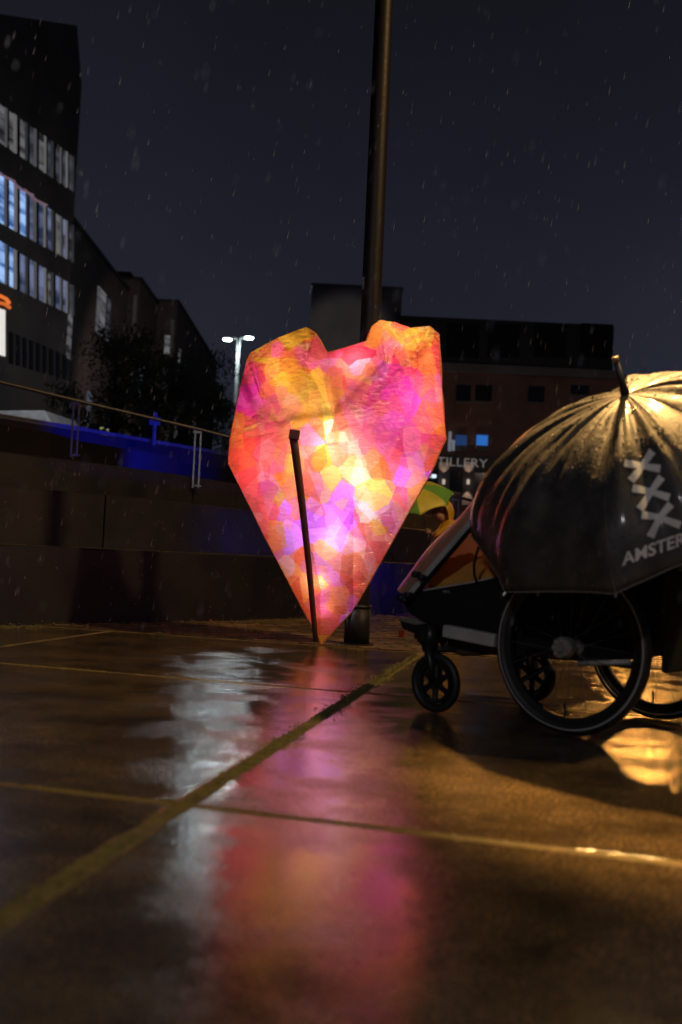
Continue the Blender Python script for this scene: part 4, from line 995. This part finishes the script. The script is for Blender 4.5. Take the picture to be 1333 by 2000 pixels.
# orange blanket inside
mb = MB(); nu, nv = 30, 20; vs = []
for i in range(nv+1):
    for k in range(nu+1):
        f, g_ = k/nu, i/nv; x = lerp(838, 1000, f); y = 1150-66*sin(pi*min(1, f*.62+.18))*sin(pi*g_)**.6-6*noise.noise(Vector((f*7, g_*3, 1)))*sin(pi*g_)
        vs.append(sd_(x, y, lerp(.10, .47, g_))+Vector((0, 0, .012*noise.noise(Vector((f*11, g_*6, 3))))))
mb.add(vs, [(i*(nu+1)+k, i*(nu+1)+k+1, (i+1)*(nu+1)+k+1, (i+1)*(nu+1)+k) for i in range(nv) for k in range(nu)])
bl = mb.build('blanket', M['orange_cloth'], smooth=True); sdm = bl.modifiers.new('s', 'SOLIDIFY'); sdm.thickness = .012
tag(bl, 'rumpled orange blanket inside the open side of the bicycle trailer', 'blanket')

# ================================================================== BLACK UMBRELLA OVER THE TRAILER
UA = Vector((.8247, 3.0108, 1.0254)); UN = Vector((-.3802, -.3180, .8685))
base_t = umbrella_geo(UA, UN, 5.705, .574, .363)[2]
fix = {0: atY(922, 1046, base_t[0].y), 1: atY(988, 1156, base_t[1].y), 2: atY(1203, 1159, base_t[2].y), 3: atY(1440, 1058, base_t[3].y)}
for k_, d_ in ((4, .08), (5, .13), (6, .13), (7, .04)): fix[k_] = base_t[k_]+UN*d_
V, Fc, T, rib, NT = umbrella_geo(UA, UN, 5.705, .574, .363, 14, 30, .09, .0, radians(86), fix, .030)
bu = empty('umbrella', UA, 'large open black umbrella with three pale crosses resting over the trailer', 'umbrella')
def canopy_mat():
    m = bpy.data.materials.new('wet_black_nylon'); m.use_nodes = True; t = m.node_tree; N = t.nodes; L = t.links; b = N['Principled BSDF']
    tcn = N.new('ShaderNodeTexCoord'); nz = N.new('ShaderNodeTexNoise'); nz.inputs['Scale'].default_value = 14; nz.inputs['Detail'].default_value = 6; L.new(tcn.outputs['Object'], nz.inputs[0])
    r = N.new('ShaderNodeValToRGB'); r.color_ramp.elements[0].color = (.026, .025, .025, 1); r.color_ramp.elements[1].color = (.060, .056, .052, 1)
    r.color_ramp.elements[0].position = .35; r.color_ramp.elements[1].position = .7; L.new(nz.outputs[0], r.inputs[0]); L.new(r.outputs[0], b.inputs['Base Color'])
    b.inputs['Roughness'].default_value = .55; b.inputs['Specular IOR Level'].default_value = .4
    b.inputs['Coat Weight'].default_value = .25; b.inputs['Coat Roughness'].default_value = .12
    vo = N.new('ShaderNodeTexVoronoi'); vo.inputs['Scale'].default_value = 95; L.new(tcn.outputs['Object'], vo.inputs[0])
    dr = N.new('ShaderNodeMapRange'); dr.inputs[1].default_value = 0; dr.inputs[2].default_value = .32; dr.inputs[3].default_value = 1; dr.inputs[4].default_value = 0; L.new(vo.outputs[0], dr.inputs[0])
    b1 = N.new('ShaderNodeBump'); b1.inputs['Strength'].default_value = .22; b1.inputs['Distance'].default_value = .02; L.new(nz.outputs[0], b1.inputs['Height'])
    b2 = N.new('ShaderNodeBump'); b2.inputs['Strength'].default_value = .5; b2.inputs['Distance'].default_value = .003; L.new(dr.outputs[0], b2.inputs['Height']); L.new(b1.outputs[0], b2.inputs['Normal'])
    L.new(b2.outputs[0], b.inputs['Normal'])
    return m
M['canopy'] = canopy_mat()
me = bpy.data.meshes.new('canopy'); me.from_pydata([v-UA for v in V], [], Fc); me.materials.append(M['canopy'])
me.polygons.foreach_set('use_smooth', [True]*len(me.polygons))
o = bpy.data.objects.new('canopy', me); COL.objects.link(o); o.parent = bu
sm = o.modifiers.new('s', 'SOLIDIFY'); sm.thickness = .0015; sm.offset = -1
canopy_obj = o
for k in range(8):
    MB().tube([rib(k, s_/10)-UN*.005 for s_ in range(11)], .0022, 5).build('rib', M['steel'], bu)
    MB().tube([T[k], T[k]+(T[k]-UA).normalized()*.012], .003, 6).build('rib_tip', M['silver'], bu)
M['trim_line'] = mat('hem_thread', (.20, .19, .17), .5)
hem = [V[1+29*NT+j] for j in range(NT)]; MB().tube(hem+hem[:1], .0022, 5, cap=False).build('hem', M['trim_line'], bu)
fer_top = UA+UN*.105
MB().tube([UA-UN*.01, UA+UN*.02, UA+UN*.03, fer_top], [.015, .014, .0095, .0085], 10).build('ferrule', M['black_plastic'], bu, smooth=True)
MB().tube([fer_top-UN*.002, fer_top+UN*.012], [.011, .010], 10).build('ferrule_tip', mat('brass_tip', (.45, .30, .14), .4, .6), bu, smooth=True)
MB().tube([UA, UA-UN*.60], .007, 8).build('shaft', M['steel'], bu, smooth=True)
hk = [UA-UN*.60+Vector((0, 0, 0)), UA-UN*.66]
MB().tube(hk, .014, 8).build('handle', M['black_plastic'], bu, smooth=True)
# printed crosses and lettering on the panel facing the camera
bvh = BVHTree.FromPolygons([tuple(v) for v in V], Fc)
def onto(px, py, off=.0025):
    d = ray(px, py).normalized(); h, nrm, _, _ = bvh.ray_cast(CAM, d)
    if h is None: h, nrm, _, _ = bvh.find_nearest(atY(px, py, 2.7))
    if nrm.dot(d) > 0: nrm = -nrm
    return h+nrm*off
M['print'] = mat('pale_print', (.85, .84, .80), .5)
mb = MB()
def band(a, b, w0, w1, n=8):
    a, b = Vector(a), Vector(b); d = (b-a).normalized(); s_ = Vector((-d.y, d.x)); vs = []
    for k in range(n+1):
        t = k/n; w_ = lerp(w0, w1, t); p = a.lerp(b, t)
        for q in (-1, 0, 1): vs.append(onto(*(p+s_*w_*q)))
    mb.add(vs, [(k*3+q, k*3+q+1, (k+1)*3+q+1, (k+1)*3+q) for k in range(n) for q in (0, 1)])
for cx_, cy_, arms in ((1255, 911, ((1276, 882), (1291, 916), (1233, 940), (1220, 905))), (1272, 961, ((1294, 932), (1309, 972), (1250, 995), (1236, 954))), (1289, 1011, ((1312, 985), (1330, 1026), (1270, 1049), (1254, 1006)))):
    for t_ in arms: band((cx_, cy_), t_, 5.6, 7.8)
mb.build('crosses', M['print'], bu)
TV, TF = text_mesh('AMSTERDAM', 1, .022)
# letters: origin px (1217,1103), x axis to (1333,1063) over six letters
wx = text_mesh('AMSTER', 1, .022)[0]; wx = max(v[0] for v in wx)
ux = Vector((124/wx, -42/wx)); uy = Vector((-.5, -34))
mb = MB(); mb.add([onto(*(Vector((1217, 1104))+ux*v[0]+uy*v[1])) for v in TV], TF); mb.build('lettering', M['print'], bu)
# retaining strap hanging from the hem
MB().tube([sd_(938, 1062, .03), sd_(931, 1082, .03), sd_(926, 1104, .03), sd_(927, 1124, .03), sd_(932, 1138, .035)], .0045, 6).build('strap', M['black_cloth'], bu, smooth=True)
# drops of water standing on the canopy
dm = bpy.data.materials.new('water'); dm.use_nodes = True; b = dm.node_tree.nodes['Principled BSDF']; b.inputs['Roughness'].default_value = .03; b.inputs['Base Color'].default_value = (.05, .05, .05, 1); b.inputs['IOR'].default_value = 1.6; b.inputs['Specular IOR Level'].default_value = 1
dr = MB()
faces_n = len(Fc)
for k in range(1500):
    f = Fc[random.randrange(NT*3, faces_n)]; ps = [V[i] for i in f]; c_ = sum(ps, Vector())/len(ps)+(ps[0]-ps[1])*random.uniform(-.5, .5)
    nn = (ps[1]-ps[0]).cross(ps[-1]-ps[0]).normalized()
    if nn.dot(c_-(UA-UN*.3)) < 0: nn = -nn
    r = random.uniform(.0012, .0032)*(1.7 if random.random() < .15 else 1); a_ = nn.orthogonal().normalized(); b_ = nn.cross(a_); vs = [c_+nn*r*.75]
    for rr, hh in ((.7, .5), (1, 0)):
        for j in range(6): vs.append(c_+(a_*cos(j*pi/3)+b_*sin(j*pi/3))*r*rr+nn*r*hh)
    dr.add(vs, [(0, 1+j, 1+(j+1) % 6) for j in range(6)]+[(1+j, 7+j, 7+(j+1) % 6, 1+(j+1) % 6) for j in range(6)])
o = dr.build('water_drops', dm, bu, smooth=True); tag(o, kind='stuff')

# ================================================================== TREES
def tree(px, ptop, Y, rad, n, label, seed):
    rr = random.Random(seed); top = atY(px, ptop, Y); t0 = Vector((top.x, Y, 0)); Hh = top.z
    t_ = empty('tree', t0, label, 'tree', 'trees in front of the terrace houses')
    mb = MB(); mb.tube([t0, t0+Vector((.1, 0, Hh*.3)), t0+Vector((-.05, .1, Hh*.6)), t0+Vector((0, 0, Hh*.85))], [.2, .15, .09, .03], 8)
    tipz = []
    for k in range(12):
        z = Hh*rr.uniform(.3, .75); a_ = rr.uniform(0, 2*pi); l = rad*rr.uniform(.5, .95); e_ = t0+Vector((cos(a_)*l, sin(a_)*l, z+l*.6)); tipz.append(e_)
        mb.tube([t0+Vector((0, 0, z)), (t0+Vector((0, 0, z))).lerp(e_, .5)+Vector((0, 0, .15)), e_], [.06, .04, .015], 5)
    mb.build('trunk', M['bark'], t_)
    cl = []; 
    for k in range(46):
        a_ = rr.uniform(0, 2*pi); r_ = rad*sqrt(rr.random()); z = Hh*rr.uniform(.28, .97); r_ *= sin(pi*min(1, max(.12, (z/Hh-.2)/.85)))**.5
        cl.append((t0+Vector((cos(a_)*r_, sin(a_)*r_, z)), rad*rr.uniform(.16, .36)))
    lf = MB(); V_ = []; F_ = []
    for k in range(n):
        c_, r_ = cl[rr.randrange(len(cl))]; d = Vector((rr.gauss(0, 1), rr.gauss(0, 1), rr.gauss(0, .8))); p = c_+d*r_*.55; s_ = rr.uniform(.05, .11)
        a_ = Vector((rr.gauss(0, 1), rr.gauss(0, 1), rr.gauss(0, 1))).normalized(); b_ = a_.orthogonal().normalized()
        i = len(V_); V_ += [p-a_*s_, p+b_*s_*.5, p+a_*s_, p-b_*s_*.5]; F_.append((i, i+1, i+2, i+3))
    lf.add(V_, F_); lf.build('crown', M['leafgreen'], t_)
tree(232, 640, 40, 2.2, 6500, 'dark leafy tree farther left, before the terrace houses', 1)
tree(305, 690, 42, 2.4, 7500, 'dark leafy tree in the middle, before the farthest terrace house', 2)
tree(375, 676, 44, 2.3, 7000, 'dark leafy tree nearest to the double-headed street lamp', 3)
tree(418, 745, 46, .85, 2600, 'smallest dark tree, beside the post of the double-headed street lamp', 4)

# ================================================================== RAIN
rn = MB(); R2 = random.Random(5)
rain_dir = Vector((.16, 0, 1)).normalized()
for k in range(880):
    Y = R2.uniform(1.1, 9); px = R2.uniform(-40, 1373); py = R2.uniform(-40, 1230); c_ = atY(px, py, Y)
    if c_.z < .05: continue
    L_ = R2.uniform(.006, .017)*(.5+Y*.22); r = R2.choice((.0003, .0004, .0005, .0008))*(.6+Y*.12)
    a_ = rain_dir.orthogonal().normalized(); b_ = rain_dir.cross(a_); i0 = len(rn.v)
    vs = [c_-rain_dir*L_]+[c_-rain_dir*L_*.55+(a_*cos(j*pi/2)+b_*sin(j*pi/2))*r for j in range(4)]+[c_+rain_dir*L_]
    rn.add(vs, [(0, 1+(j+1) % 4, 1+j) for j in range(4)]+[(5, 1+j, 1+(j+1) % 4) for j in range(4)])
rm = bpy.data.materials.new('rain_drop'); rm.use_nodes = True; b = rm.node_tree.nodes['Principled BSDF']; b.inputs['Base Color'].default_value = (.5, .5, .55, 1); b.inputs['Roughness'].default_value = .3
tag(rn.build('rain', rm), kind='stuff')
